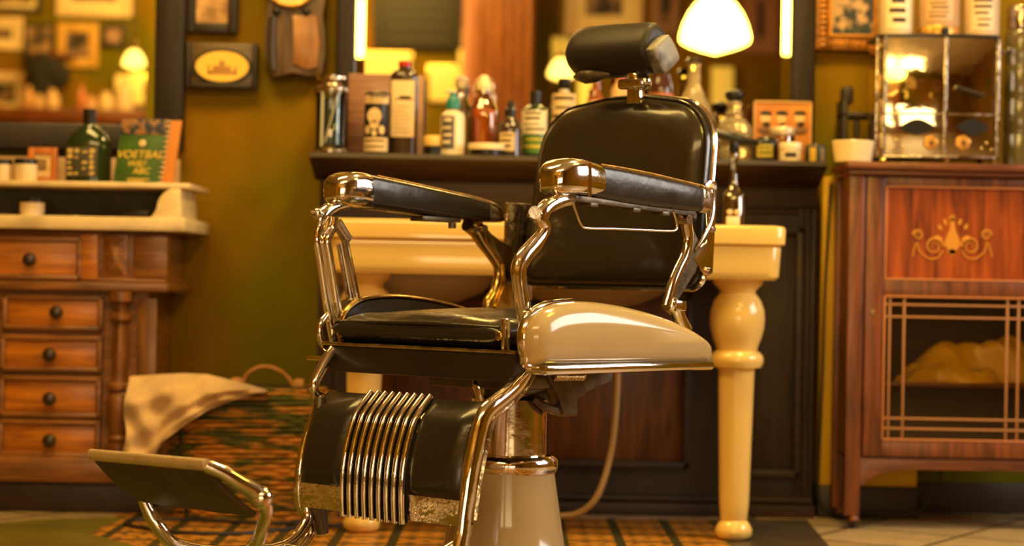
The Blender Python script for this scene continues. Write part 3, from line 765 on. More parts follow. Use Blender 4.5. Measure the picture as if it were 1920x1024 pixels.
# ------------------------------------------------------------------ big mirror over the mantel
def mirror(name, label, x0, x1, z0, z1, wl, wr, wb, y, bevel_target=None, fy=.05, left_bevel=None):
    t = thing(name, label, 'mirror', ((x0 + x1) / 2, y, z0), 0, 'dark framed wall mirrors')
    gx0, gx1 = x0 + wl, x1 - wr; bv = .026
    lb_ = bv if left_bevel is not None else 0
    wobj(bx(gx0 + lb_, gx1 - bv, y - .012, y, z0 + wb, z1 - .05), 'glass', mirror_m, t)
    if lb_:
        wobj(MB().prism([(gx0, y - .012 - left_bevel * bv), (gx0, y - .002), (gx0 + bv, y - .002), (gx0 + bv, y - .012)], 'z', z0 + wb, z1 - .05), 'bevelled_edge', mirror_m, t)
    # bevelled edge strip of the plate
    q = MB(); X0, X1 = gx1 - bv, gx1
    sl = bevel_target
    q.prism([(X0, y - .012), (X0, y - .004), (X1, y - .004), (X1, y - .012 + sl * bv)], 'z', z0 + wb, z1 - .05)
    wobj(q, 'bevelled_edge', mirror_m, t)
    for nm, a, b_, c, d in (('frame_side', x0, gx0, z0, z1), ('frame_side', gx1, x1, z0, z1), ('frame_bottom', gx0, gx1, z0, z0 + wb), ('frame_top', gx0, gx1, z1 - .05, z1)):
        wobj(bx(a, b_, y - fy, y, c, d, .008), nm, wood_frame, t)
    return t
YM = 5.80
LAMP = Vector((0.78, 2 * YM - 7.72, 0))
LAMP.x = at(1343, 100, 7.72).x; lamp_z = at(1343, 100, 7.72).z
def slope_for(px, py, tgt):
    """how far the bevel must turn for the edge strip to catch the lamp"""
    p = at(px, py, YM); vin = (EYE - p); vin.z = 0; vin.normalize(); vo = (tgt - p); vo.z = 0; vo.normalize()
    n = (vin + vo).normalized(); return -n.x / n.y
mx0, mx1 = at(627, 150, YM - .02).x, at(1531, 100, YM - .02).x
sl = slope_for(1478, 60, Vector((LAMP.x, LAMP.y, 0)))
big = mirror('wall_mirror', 'large mirror in a dark wood frame resting on the mantel behind the bottles', mx0, mx1, MT + .001, 2.35, .075 * .75, .068, .02, YW - .01, sl, left_bevel=slope_for(681, 60, Vector((LAMP.x, LAMP.y, 0))))
lx1 = at(346, 100, YM).x; lx0 = at(-420, 100, YM).x
lz0 = at(150, 281, YM).z
small = mirror('wall_mirror', 'mirror with a broad dark wood frame above the chest of drawers', lx0, lx1, lz0, 2.35, .09, .085, .075, YW - .01, .02)

# ------------------------------------------------------------------ objects seen in the mirrors: the opposite wall and lamps
def pendant(loc, r, label, strength=9):
    t = thing('pendant_lamp', label, 'lamp', loc, 0, 'opal pendant lamps')
    # schoolhouse shade
    k = r / .14
    pr = [(0, 0), (.045, .012), (.10, .030), (.132, .046), (.139, .060), (.138, .078), (.126, .120), (.105, .165), (.08, .20), (.055, .225), (.045, .235), (.045, .25)]
    MB().lathe([(a * k, b_ * k) for a, b_ in pr], 40).build('lamp_shade', opal if r > .1 else opal_s, t, ang=60)
    MB().lathe([(.05 * k, .235 * k), (.055 * k, .25 * k), (.05 * k, .29 * k), (.015, .32 * k), (.006, .34 * k), (.006, ZC - loc[2] - .03), (.045, ZC - loc[2] - .02), (.05, ZC - loc[2])], 24).build('rod', brassy, t)
    return t
pendant((LAMP.x, LAMP.y, lamp_z), .137, 'glowing opal glass schoolhouse lamp, large in the big mirror')
YV = 2 * YM - YB      # virtual depth of the opposite wall
def vrect(x0, y0, x1, y1): return rect(x0, y0, x1, y1, YV)
# a pendant that shows small in the left mirror
v = at(247, 128, 10.4); pendant((v.x, 2 * YM - 10.4, v.z), .06, 'small glowing opal lamp seen in the left mirror')
v = at(1052, 150, 10.6); pendant((v.x, 2 * YM - 10.6, v.z), .07, 'small glowing opal lamp seen in the big mirror left of the headrest')
def art(name, cols, scale=9):
    return mat(name, cols[0], .5, 0, col2=cols[1], vscale=scale, lo=.42, hi=.58)
sepia = art('sepia_photo', ((.50, .30, .13), (.06, .04, .025))); dusk = art('dark_photo', ((.30, .18, .10), (.02, .016, .012)))
mount = mat('picture_mount', (.85, .66, .34), .6)
def picture(r, ywall, face, label, fm, fw, mw, pm, depth=.025, group=None, oval=False):
    """face=-1: hangs on the far wall looking at the camera, +1: on the opposite wall"""
    xc, zc, w, h = r; x0, x1, z0, z1 = xc - w / 2, xc + w / 2, zc - h / 2, zc + h / 2
    t = thing('framed_picture', label, 'picture', (xc, ywall, z0), 0, group)
    y0, y1 = (ywall - depth, ywall) if face < 0 else (ywall, ywall + depth)
    q = MB()
    for a, b_, c, d in ((x0, x0 + fw, z0, z1), (x1 - fw, x1, z0, z1), (x0 + fw, x1 - fw, z0, z0 + fw), (x0 + fw, x1 - fw, z1 - fw, z1)): q.box(a, b_, y0, y1, c, d, .004)
    wobj(q, 'frame', fm, t)
    m0, m1 = (ywall - depth * .5, ywall) if face < 0 else (ywall, ywall + depth * .5)
    if mw: wobj(bx(x0 + fw, x1 - fw, m0, m1, z0 + fw, z1 - fw), 'mount', mount, t)
    k = fw + mw; e = .002 * face
    p0, p1 = (m0 - .003, m0 + .002) if face < 0 else (m1 - .002, m1 + .003)
    wobj(bx(x0 + k, x1 - k, p0, p1, z0 + k, z1 - k), 'photograph', pm, t)
    return t
whitef = mat('pale_frame', (.80, .58, .30), .5); darkf = wood_frame; yellowf = mat('honey_frame', (.62, .34, .06), .45)
V = [((-40, -60, 76, 22), darkf, .03, .03, sepia, 'dark framed picture, top left in the left mirror'),
     ((104, -60, 246, 30), whitef, .05, .05, dusk, 'pale framed picture, top centre in the left mirror'),
     ((-60, 30, 40, 92), whitef, .03, .04, dusk, 'pale framed photo at the left edge of the left mirror, upper one'),
     ((42, 42, 99, 122), darkf, .02, .0, sepia, 'black framed oval portrait in the left mirror'),
     ((104, 42, 182, 126), yellowf, .06, .0, dusk, 'honey framed photo in the middle of the left mirror'),
     ((188, 44, 234, 88), darkf, .03, .0, mat('blush_photo', (.5, .28, .18), .5, var=.5), 'small black framed photo beside the lamp glow in the left mirror'),
     ((-60, 134, 46, 212), whitef, .05, .02, dusk, 'pale framed photo at the left edge of the left mirror, lower one'),
     ((1060, -70, 1206, 66), whitef, .06, .07, dusk, 'broad cream framed picture above the headrest in the big mirror'),
     ((1395, -30, 1462, 100), mat('rosy_frame', (.42, .20, .10), .5), .09, .0, dusk, 'rosy brown framed picture right of the large lamp in the big mirror'),
     ((1225, -60, 1275, 60), mat('rosy_frame2', (.35, .18, .10), .5), .05, .0, dusk, 'narrow brown framed picture left of the large lamp in the big mirror')]
for r, fm, fw, mw, pm, lb in V: picture(vrect(*r), YB + .001, 1, lb, fm, fw, mw, pm, .03, 'framed pictures on the opposite wall')
# dark louvred board, brown cupboard, emissive panels on the opposite side
r = vrect(700, -80, 868, 92); q = wobj(rbox(r, YB + .002, YB + .06, .01), 'menu_board', mat('slate_board', (.030, .028, .022), .6)); ORG[q.name] = Vector()
tag(q, 'dark board on the opposite wall, reflected left of centre in the big mirror', 'board')
xc, zc, w, h = r
for k in range(7):
    z = zc - h / 2 + .06 + k * h / 8
    lab(wobj(bx(xc - w * .32, xc + w * .36, YB + .06, YB + .068, z, z + .012, .002), 'slat', mat('slat_grey', (.09, .08, .06), .6), q), 'pale slat')
r = vrect(892, -80, 1000, 300); xc, zc, w, h = r; z1 = zc + h / 2
t = thing('wardrobe', 'tall orange-brown fluted wood cupboard reflected in the big mirror', 'cupboard', (xc, YB + .2, 0))
wobj(bx(xc - w / 2, xc + w / 2, YB + .01, YB + .35, 0, z1), 'body', wood('orange_wood', (.16, .045, .010), (.50, .17, .03), True), t)
for k in range(6):
    x = xc - w / 2 + w * (k + .5) / 6; wobj(MB().tube([(x, YB + .355, .1), (x, YB + .355, z1 - .05)], .022, seg=10, smooth=1), 'flute', MATS['orange_wood'], t)
r = vrect(868, -80, 890, 250); t = wobj(rbox(r, YB + .01, YB + .12, .01), 'curtain', mat('pink_curtain', (.55, .25, .20), .8)); tag(t, 'narrow pink curtain beside the orange cupboard in the mirror', 'curtain')
# emissive panels: upright ones are wall lamps, the others imitate lamplit wall
def glow_panel(r, s, label, nm='wall_glow'):
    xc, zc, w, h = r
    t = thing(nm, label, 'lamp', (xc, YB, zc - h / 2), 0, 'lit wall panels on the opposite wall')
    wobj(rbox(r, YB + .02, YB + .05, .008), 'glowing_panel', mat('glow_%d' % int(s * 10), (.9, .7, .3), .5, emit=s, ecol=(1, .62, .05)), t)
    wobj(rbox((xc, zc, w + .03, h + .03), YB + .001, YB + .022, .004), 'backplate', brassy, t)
glow_panel(vrect(672, 100, 770, 150), .32, 'soft yellow glow panel imitating lit wall, low at the left of the big mirror')
glow_panel(vrect(805, 125, 880, 190), .28, 'soft yellow glow panel imitating lit wall, in the middle of the big mirror')
glow_panel(vrect(860, 55, 880, 122), .6, 'upright yellow lamp beside the pink curtain in the mirror')
glow_panel(vrect(1036, 70, 1066, 150), .6, 'upright yellow lamp behind the headrest in the mirror')
glow_panel(vrect(1084, 120, 1112, 205), 1.1, 'bright upright yellow lamp under the headrest in the mirror')
glow_panel(vrect(1335, 125, 1375, 200), .5, 'yellow glow panel imitating lit wall right under the large lamp in the mirror')
glow_panel(vrect(215, 140, 268, 195), .4, 'yellow glow panel imitating lit wall, low at the right of the left mirror')
# armchair-like dark heap and a table of goods below the pictures (left mirror)
r = vrect(62, 112, 135, 176); t = thing('coat_rack', 'dark coats bunched on a rack, reflected in the left mirror', 'coats', (r[0], YB + .2, r[1] - r[3] / 2))
q = MB(); rs = random.Random(3)
for k in range(9): q.ball((r[0] + rs.uniform(-.09, .09), YB + .15, r[1] + rs.uniform(-.07, .07)), rs.uniform(.06, .09), sc=(1, .7, 1.1))
wobj(q, 'coats', mat('dark_cloth', (.02, .018, .015), .9), t)
wobj(bx(r[0] - .14, r[0] + .14, YB + .032, YB + .1, r[1] + .12, r[1] + .15, .004), 'rail', wood_mid, t)
r = vrect(-60, 210, 290, 236)
t = wobj(rbox(r, YB + .034, YB + .36, .01), 'console_shelf', wood_midh); tag(t, 'wooden shelf of odds and ends, reflected low in the left mirror', 'shelf')
top = r[1] + r[3] / 2
for i, (px, w_, h_, c) in enumerate(((0, .10, .06, (.5, .3, .1)), (70, .06, .14, (.6, .3, .1)), (88, .07, .09, (.7, .45, .2)), (113, .09, .12, (.75, .5, .25)), (160, .06, .16, (.5, .15, .05)), (178, .08, .09, (.7, .4, .2)), (206, .10, .12, (.8, .6, .3)), (240, .12, .20, (.8, .6, .35)))):
    x = at(px, 200, YV).x
    q = wobj(MB().lathe([(w_ / 2, 0), (w_ / 2, h_ * .7), (w_ / 4, h_ * .85), (w_ / 4, h_)], 20), 'jar', mat('jar_%d' % i, c, .3), None, (x, YB + .18, top)) if False else None
    b = MB().lathe([(w_ * .46, 0), (w_ * .5, h_ * .08), (w_ * .5, h_ * .66), (w_ * .25, h_ * .82), (w_ * .25, h_)], 20)
    q = b.build('jar', mat('jar_%d' % i, c, .3), None, loc=(x, YB + (.28 if 1 <= i <= 3 else .18), top))
    tag(q, ['low ochre', 'slim orange', 'short tan', 'round cream', 'tall rust', 'small pinkish', 'squat pale', 'large pale'][i] + ' jar on the reflected shelf in the left mirror', 'jar', 'jars on the reflected shelf')

# ------------------------------------------------------------------ wash stand
ws_l, ws_r = at(606, 430, 5.02).x, at(1476, 440, 5.02).x
ztop = at(960, 414, 5.02).z
zl = at(960, 452, 5.02).z; zb = at(960, 517, 5.04).z
ws = thing('wash_stand', 'cream porcelain double wash stand on turned legs behind the barber chair', 'washbasin', ((ws_l + ws_r) / 2, 5.3, 0))
def rr_rect(x0, x1, y0, y1, r, k=6):
    out = []
    for cx_, cy_, a0 in ((x1 - r, y1 - r, 0), (x0 + r, y1 - r, 90), (x0 + r, y0 + r, 180), (x1 - r, y0 + r, 270)):
        for i in range(k + 1):
            a = R_(a0 + 90 * i / k); out.append((cx_ + r * math.cos(a), cy_ + r * math.sin(a)))
    return out
b = MB(); rings = []
YB0, YB1 = 5.02, 5.62
for z, ins in ((zl, .004), (zl + .004, 0), (ztop - .012, -.001), (ztop - .003, .002), (ztop, .010)):
    rings.append([(x, y, z) for x, y in rr_rect(ws_l + ins, ws_r - ins, YB0 + ins, YB1, .035)])
b.loft(rings); wobj(b, 'rim_slab', porcelain, ws)
b = MB(); rings = []
for z, ins in ((zb, .020), (zb + .008, .013), (zb + .02, .012), (zl - .006, .009), (zl, .012)):
    rings.append([(x, y, z) for x, y in rr_rect(ws_l + ins, ws_r - ins, YB0 + ins, YB1, .035)])
b.loft(rings); wobj(b, 'apron', porcelain, ws)
for px in (775, 1110):
    c = at(px, 520, 5.3); b = MB()
    b.lathe([(.01, -.085), (.05, -.083), (.12, -.070), (.18, -.045), (.215, -.015), (.225, .02)], 36, (c.x, 5.32, zb), .8)
    bs = wobj(b, 'basin', porc_under, ws)
    wobj(MB().tube([(c.x, 5.32, zb - .08), (c.x, 5.32, zb - .16), (c.x + .02, 5.34, zb - .20), (c.x + .06, 5.38, zb - .20), (c.x + .08, 5.40, zb - .15), (c.x + .08, 5.62, zb - .13)], .016, seg=12), 'waste_pipe', castiron, bs)
def ws_leg(x, y):
    s_ = .83 * .8 / 470 * .85; H = zb
    # radii measured from the photograph, heights as fractions of the leg
    pr = [(0, 0), (.040, .002), (.054, .014), (.055, .030), (.046, .046), (.038, .054), (.040, .06), (.044, .10), (.053, .44), (.054, .458), (.072, .462), (.079, .475), (.079, .490), (.070, .502), (.060, .507), (.062, .517), (.072, .54), (.079, .565), (.0815, .59), (.079, .615), (.070, .638), (.060, .652), (.052, .66), (.054, .668), (.066, .678), (.074, .688), (.074, .695)]
    k = H / .695
    b = MB().lathe([(r_ * .86, z_ * k) for r_, z_ in pr], 40); shift(b, (x, y, 0)); wobj(b, 'leg', porcelain, ws, ang=50)
ws_leg(at(1379, 700, 5.14).x, 5.12); ws_leg(at(684, 700, 5.16).x, 5.14)
# hoses
P = [at(*p) for p in ((1160, 560, 5.36), (1158, 690, 5.34), (1154, 780, 5.30), (1143, 860, 5.27), (1120, 930, 5.26), (1085, 962, 5.28), (1040, 968, 5.30), (980, 968, 5.32))]
P[0].z = zb - .06
for p in P: p.z = max(p.z, .012)
q = wobj(MB().tube(P, .0085, seg=10, smooth=5), 'drain_hose', mat('cream_hose', (.55, .38, .17), .45), None, P[-1]); tag(q, 'thin cream drain hose curving down under the wash stand to the floor', 'hose')

# ------------------------------------------------------------------ chest of drawers at the left
YD = 5.46
dr = thing('chest_of_drawers', 'carved oak chest of small drawers with a marble top at the left edge', 'chest of drawers', (at(100, 900, YD).x, 5.6, 0))
xr = at(300, 700, YD).x; xl = at(-130, 700, YD).x; xrt = at(318, 480, YD).x
zt_ = at(150, 432, YD).z; zm = at(150, 545, YD).z; zmid = at(150, 528, YD).z; zpl = at(150, 855, YD).z; zp2 = at(150, 905, YD).z
wobj(bx(xl, xr - .035, YD, 5.835, zpl, zmid), 'carcase', wood_oakd, dr)
wobj(bx(xl, xrt - .02, YD - .01, 5.835, zmid, zt_ - .002, .004), 'upper_case', wood_oakd, dr)
b = MB(); b.box(xl, xrt + .005, YD - .035, 5.835, zm, zmid, .006); b.box(xl, xrt - .004, YD - .025, 5.83, zmid, zmid + .010, .004)
wobj(b, 'waist_moulding', wood_oakd, dr)
b = MB(); b.box(xl, xr - .02, YD - .03, 5.835, zp2, zpl, .012); b.box(xl, xr - .03, YD - .015, 5.835, zpl, zpl + .012, .004)
wobj(b, 'plinth', wood_oakd, dr)
wobj(bx(xl, xr - .035, YD - .005, 5.835, 0, zp2, .004), 'base', wood_dark, dr)
knobm = mat('dark_turned_knob', (.035, .018, .01), .3, coat=.3)
def drawer(r, kn, y=YD, fm=wood_oak, nm='drawer'):
    xc, zc, w, h = r; t = .016
    p = wobj(rbox((xc, zc, w - 2 * t, h - 2 * t), y - .012, y + .002, .002), nm, fm, dr)
    q = MB(); x0, x1, z0, z1 = xc - w / 2, xc + w / 2, zc - h / 2, zc + h / 2
    for a, b_, c, d in ((x0, x1, z1 - t, z1), (x0, x1, z0, z0 + t), (x0, x0 + t, z0, z1), (x1 - t, x1, z0, z1)): q.box(a, b_, y - .022, y + .002, c, d, .006)
    wobj(q, 'moulding', wood_oakd, p)
    c = at(*kn, y - .02); b = MB()
    for s in [0]:
        b.lathe([(.006, 0), (.008, .004), (.007, .010), (.015, .016), (.019, .023), (.017, .031), (.009, .035), (0, .036)], 20)
    bmesh.ops.rotate(b.bm, verts=b.bm.verts, cent=(0, 0, 0), matrix=Matrix.Rotation(PI / 2, 3, 'X')); shift(b, (c.x, y - .010, c.z))
    wobj(b, 'knob', knobm, p)
drawer(rect(-120, 442, 158, 524, YD), (57, 487), YD - .012)
for r, k in (((6, 552, 196, 620), (107, 586)), ((2, 628, 194, 697), (94, 665)), ((0, 704, 192, 783), (94, 748)), ((-2, 786, 190, 858), (94, 826))):
    drawer(rect(*r, YD), k)
    if True:
        rr = (r[0] - 210, r[1] - 4, r[2] - 206, r[3] - 4)
r = rect(150, 440, 186, 524, YD - .01); wobj(rbox(r, YD - .028, YD, .004), 'block', wood_oak, dr)
r = rect(194, 436, 242, 526, YD - .01); xc, zc, w, h = r
b = MB(); b.box(xc - w / 2, xc + w / 2, YD - .024, YD, zc - h / 2, zc + h / 2, .003)
b.loft([[(xc - w * .4, YD - .024, zc - h * .4), (xc + w * .4, YD - .024, zc - h * .4), (xc + w * .4, YD - .024, zc + h * .4), (xc - w * .4, YD - .024, zc + h * .4)], [(xc - .002, YD - .042, zc - h * .12), (xc + .002, YD - .042, zc - h * .12), (xc + .002, YD - .042, zc + h * .12), (xc - .002, YD - .042, zc + h * .12)]])
wobj(b, 'diamond_boss', wood_oakd, dr)
r = rect(250, 440, 316, 522, YD - .01); wobj(rbox(r, YD - .02, YD, .006), 'corner_block', wood_oakd, dr)
# turned column
c = at(221, 700, YD - .045); H0, H1 = zpl + .012, zm
b = MB(); pr = [(.030, 0), (.030, .05), (.022, .06), (.028, .09), (.020, .11), (.024, .14), (.029, .20), (.033, .27), (.031, .34), (.022, .38), (.030, .395), (.030, .42), (.019, .44), (.017, .50), (.022, .60), (.019, .72), (.014, .80), (.026, .825), (.026, .85), (.016, .87), (.018, .92), (.030, .94), (.030, 1.0)]
b.lathe([(a * 1.1, H0 + (H1 - H0) * t_) for a, t_ in pr], 28, (c.x, YD - .018, 0)); wobj(b, 'turned_column', wood_oakv, dr)
r = rect(255, 560, 292, 840, YD - .01); wobj(rbox(r, YD - .01, YD + .002, .003), 'side_stile', wood_oakv, dr)
# marble console on the chest: lower slab, scrolled bracket, upper shelf, backsplash
mz0, mz1 = zt_, at(150, 405, YD - .06).z; DT = mz1
xm = at(348, 425, YD - .06).x
wobj(bx(xl, xm, YD - .06, 5.835, mz0, mz1, .006), 'marble_top', marble, dr)
US = at(150, 339, YD - .03).z - .001; us0 = at(150, 350, YD - .03).z
wobj(bx(xl, xm + .004, YD - .03, 5.78, us0, US, .003), 'marble_shelf', marble, dr)
b = MB(); r0 = at(280, 428, YD).x; r1 = at(343, 428, YD).x
pts = [(r0 + .004, mz1)]
for k in range(13):
    t_ = k / 12; pts.append((r0 + .010 + (r1 - r0) * .55 * (t_ ** 1.6) + .006 * math.sin(t_ * PI * 2), mz1 + (us0 - mz1) * t_))
pts += [(r1 - .004, us0), (r1, mz1)]
b.prism(pts, 'y', YD - .03, 5.70, .002); wobj(b, 'scroll_bracket', marble, dr)
wobj(bx(xl, r0, 5.70, 5.72, mz1, us0), 'back_board', mat('teal_grey_board', (.10, .10, .05), .6, var=.4), dr)
wobj(bx(xl, at(338, 300, 5.76).x, 5.745, 5.775, US, US + .082, .003), 'splashback', mat('pink_marble', (.60, .38, .20), .4, var=.3), dr)

# ------------------------------------------------------------------ music cabinet at the right
YC = 5.40
cx0 = at(1588, 640, YC).x; cx1 = cx0 + .66
CT_ = .978
mc = thing('glazed_cabinet', 'red-brown inlaid wooden cabinet with a glazed leaded door at the right edge', 'cabinet', ((cx0 + cx1) / 2, 5.6, 0))
dz1 = at(1750, 332, YC).z; dz0 = at(1750, 858, YC).z
b = MB(); b.box(cx0 - .012, cx1 + .012, YC - .03, 5.655, CT_ - .020, CT_, .006); b.box(cx0 - .004, cx1 + .004, YC - .015, 5.65, CT_ - .034, CT_ - .020, .004)
wobj(b, 'top', wood_midh, mc)
def leg(x0, x1, y0, y1):
    b = MB().box(x0, x1, y0, y1, .035, CT_ - .034, .003); b.tube([((x0 + x1) / 2 + .005, (y0 + y1) / 2, .04), ((x0 + x1) / 2 + .008, y0 + .01, .018)], [.014, .017], seg=12, smooth=1)
    l_ = wobj(b, 'leg', wood_mid, mc)
    q = MB(); q.tube([((x0 + x1) / 2 - .006, (y0 + y1) / 2, .014), ((x0 + x1) / 2 + .010, (y0 + y1) / 2, .014)], .014, seg=16, smooth=1); wobj(q, 'castor', black, l_)
leg(cx0, cx0 + .042, YC, YC + .04); leg(cx1 - .042, cx1, YC, YC + .04); leg(cx0, cx0 + .04, 5.60, 5.64); leg(cx1 - .04, cx1, 5.60, 5.64)
wobj(bx(cx0 + .01, cx0 + .022, YC + .04, 5.60, dz0, CT_ - .034), 'side_board', wood_mid, mc)
wobj(bx(cx1 - .022, cx1 - .01, YC + .04, 5.60, dz0, CT_ - .034), 'side_board', wood_mid, mc)
wobj(bx(cx0 + .02, cx1 - .02, 5.605, 5.617, dz0, CT_ - .034), 'back_board', wood_dark, mc)
wobj(bx(cx0 + .02, cx1 - .02, YC + .03, 5.605, dz0 - .012, dz0 + .003), 'floor_board', wood_midh, mc)
zs = at(1780, 718, YC + .03).z
wobj(bx(cx0 + .022, cx1 - .022, YC + .04, 5.604, zs - .012, zs, .002), 'inner_shelf', wood_midh, mc)
# apron with shallow arch
b = MB(); ax0, ax1 = cx0 + .042, cx1 - .042; za = at(1750, 862, YC).z; pts = [(ax0, za), (ax1, za), (ax1, za - .075)]
for k in range(17):
    t_ = k / 16; x = ax1 - .012 + (ax0 - ax1 + .024) * t_; pts.append((x, za - .028 - .040 * abs(2 * t_ - 1) ** 8))
pts.append((ax0, za - .075)); b.prism(pts, 'y', YC + .008, YC + .022, .001); wobj(b, 'apron', wood_midh, mc)
# door: stiles, rails, inlaid panel, glazing
X0 = at(1622, 600, YC).x; Xp0 = at(1657, 600, YC).x; X1 = cx1 - .047; Xp1 = X1 - (Xp0 - X0)
p1t, p1b = at(1790, 350, YC).z, at(1790, 527, YC).z; g1t, g1b = at(1790, 556, YC).z, at(1790, 828, YC).z
dp = wobj(MB().box(X0, Xp0, YC + .004, YC + .026, dz0, dz1, .002).box(Xp1, X1, YC + .004, YC + .026, dz0, dz1, .002).box(Xp0, Xp1, YC + .004, YC + .026, p1t, dz1, .002).box(Xp0, Xp1, YC + .004, YC + .026, g1t, p1b, .002).box(Xp0, Xp1, YC + .004, YC + .026, dz0, g1b, .002), 'door', wood_mid, mc)
wobj(bx(Xp0, Xp1, YC + .012, YC + .024, p1b, p1t), 'veneer_panel', wood_red, dp)
beadm = mat('pale_stringing', (.55, .20, .06), .4)
def bead(x0, x1, z0, z1, y=YC + .002, t=.005):
    q = MB()
    for a, b_, c, d in ((x0, x1, z1 - t, z1), (x0, x1, z0, z0 + t), (x0, x0 + t, z0, z1), (x1 - t, x1, z0, z1)): q.box(a, b_, y, y + .006, c, d, .0015)
    return q
wobj(bead(Xp0, Xp1, p1b, p1t), 'bead', beadm, dp); wobj(bead(Xp0, Xp1, g1b, g1t), 'bead', beadm, dp)
wobj(bx(Xp0, Xp1, YC + .014, YC + .017, g1b, g1t), 'glass_pane', thin_glass('cabinet_glass', gloss=.03), dp)
q = MB(); lw = .0028
for px in (1668, 1695, 1889, 1910):
    x = at(px, 690, YC).x; q.box(x - lw, x + lw, YC + .008, YC + .014, g1b, g1t, .001)
for py in (573, 596, 787, 806):
    z = at(1790, py, YC).z; q.box(Xp0, Xp1, YC + .008, YC + .014, z - lw, z + lw, .001)
wobj(q, 'leading', mat('brass_came', (.45, .20, .07), .45, .2), dp)
b = MB(); c = at(1636, 585, YC); b.disc((c.x, YC + .003, c.z), .005, t=.003, rz=.007); wobj(b, 'keyhole', brassy, dp)
# marquetry: thin inlays of lighter wood
inl = mat('inlay_satinwood', (.62, .27, .03), .35); q = MB(); yi = YC + .011
def ip(px, py): c = at(px, py, YC); return c.x, c.z
def blob(px, py, rx, rz, rot=0):
    x, z = ip(px, py); k = YC / FPX; pts = []
    for i in range(16):
        a = 2 * PI * i / 16; u, v = rx * k * math.cos(a), rz * k * math.sin(a); pts.append((x + u * math.cos(rot) - v * math.sin(rot), z + u * math.sin(rot) + v * math.cos(rot)))
    q.prism(pts, 'y', yi, yi + .002)
x, z = ip(1788, 410)
pts = [ip(*p) for p in ((1785, 408), (1790, 408), (1793, 430), (1800, 447), (1803, 458), (1796, 468), (1791, 479), (1785, 479), (1779, 468), (1772, 458), (1775, 447), (1783, 430))]
q.prism(pts, 'y', yi, yi + .002); blob(1787, 409, 5, 6); blob(1787, 472, 8, 5)
for px, py, rt in ((1774, 416, .3), (1764, 426, .5), (1802, 416, -.3), (1813, 425, -.5)): blob(px, py, 3, 6, rt)
def scroll(px, py, r, s, turns=1.6, w=.0022):
    P = []
    for i in range(40):
        t_ = i / 39; a = t_ * turns * 2 * PI; rr = r * (1 - .75 * t_); x, z = ip(px + s * rr * math.cos(a), py - rr * math.sin(a)); P.append((x, yi, z))
    q.tube(P, [w * (1.3 - t_ / 39) for t_ in range(40)], seg=6, smooth=1)
for s, cx_ in ((-1, 1787), (1, 1787)):
    scroll(cx_ + s * 34, 462, 17, -s); scroll(cx_ + s * 64, 441, 10, s)
    P = [ip(cx_ + s * a, b_) for a, b_ in ((18, 470), (26, 482), (40, 486), (52, 480), (62, 470), (66, 455), (72, 470), (74, 482))]
    q.tube([(x, yi, z) for x, z in P], .0018, seg=6)
    blob(cx_ + s * 26, 447, 8, 5, s * .4)
wobj(q, 'marquetry', inl, dp)

# ------------------------------------------------------------------ things inside and on the glazed cabinet
def cloth_blob(cx_, cy_, cz_, w, d, h, seed, folds=5, nx=40, ny=16):
    mb = MB(); bm = mb.bm; g = {}; rs = random.Random(seed); ph = [rs.uniform(0, 6) for _ in range(6)]
    for i in range(nx + 1):
        for j in range(ny + 1):
            s, t = i / nx, j / ny
            e = max(0, math.sin(PI * s)) ** .5 * max(0, math.sin(PI * t)) ** .5
            z = h * e * (.62 + .2 * math.sin(folds * 2 * s + ph[0]) + .16 * math.sin(folds * 3.3 * s + 4 * t + ph[1]) + .12 * math.sin(9 * t + 9 * s + ph[2]) + .07 * abs(math.sin(23 * s + 14 * t + ph[3])))
            x = cx_ + (s - .5) * w + .012 * math.sin(7 * t + ph[3]); y = cy_ + (t - .5) * d + .015 * math.sin(9 * s + ph[4])
            g[i, j] = bm.verts.new((x, y, cz_ + max(.002, z)))
    for i in range(nx):
        for j in range(ny): bm.faces.new((g[i, j], g[i + 1, j], g[i + 1, j + 1], g[i, j + 1]))
    base = [g[i, 0] for i in range(nx + 1)] + [g[nx, j] for j in range(1, ny + 1)] + [g[i, ny] for i in range(nx - 1, -1, -1)] + [g[0, j] for j in range(ny - 1, 0, -1)]
    low = [bm.verts.new((v.co.x, v.co.y, cz_)) for v in base]; n = len(base)
    for i in range(n): bm.faces.new((base[i], low[i], low[(i + 1) % n], base[(i + 1) % n]))
    bm.faces.new(low)
    return mb
goldcloth = mat('golden_satin', (.95, .50, .02), .3, 0, var=.3, vscale=10, sheen=.3)
x = at(1790, 690, 5.55).x
q = wobj(cloth_blob(at(1765, 690, 5.56).x, 5.485, zs, .26, .08, .085, 5), 'folded_cloth', goldcloth, None, (x, 5.485, zs)); tag(q, 'crumpled golden cloth on the inner shelf of the glazed cabinet, lower one', 'cloth', 'golden cloths in the cabinet')
b = MB(); P = []
q = wobj(cloth_blob(at(1810, 650, 5.62).x, 5.565, zs, .36, .065, .175, 11, 3), 'folded_cloth', goldcloth, None, (x, 5.565, zs)); tag(q, 'taller golden satin cloth heaped behind the lower one in the glazed cabinet', 'cloth', 'golden cloths in the cabinet')

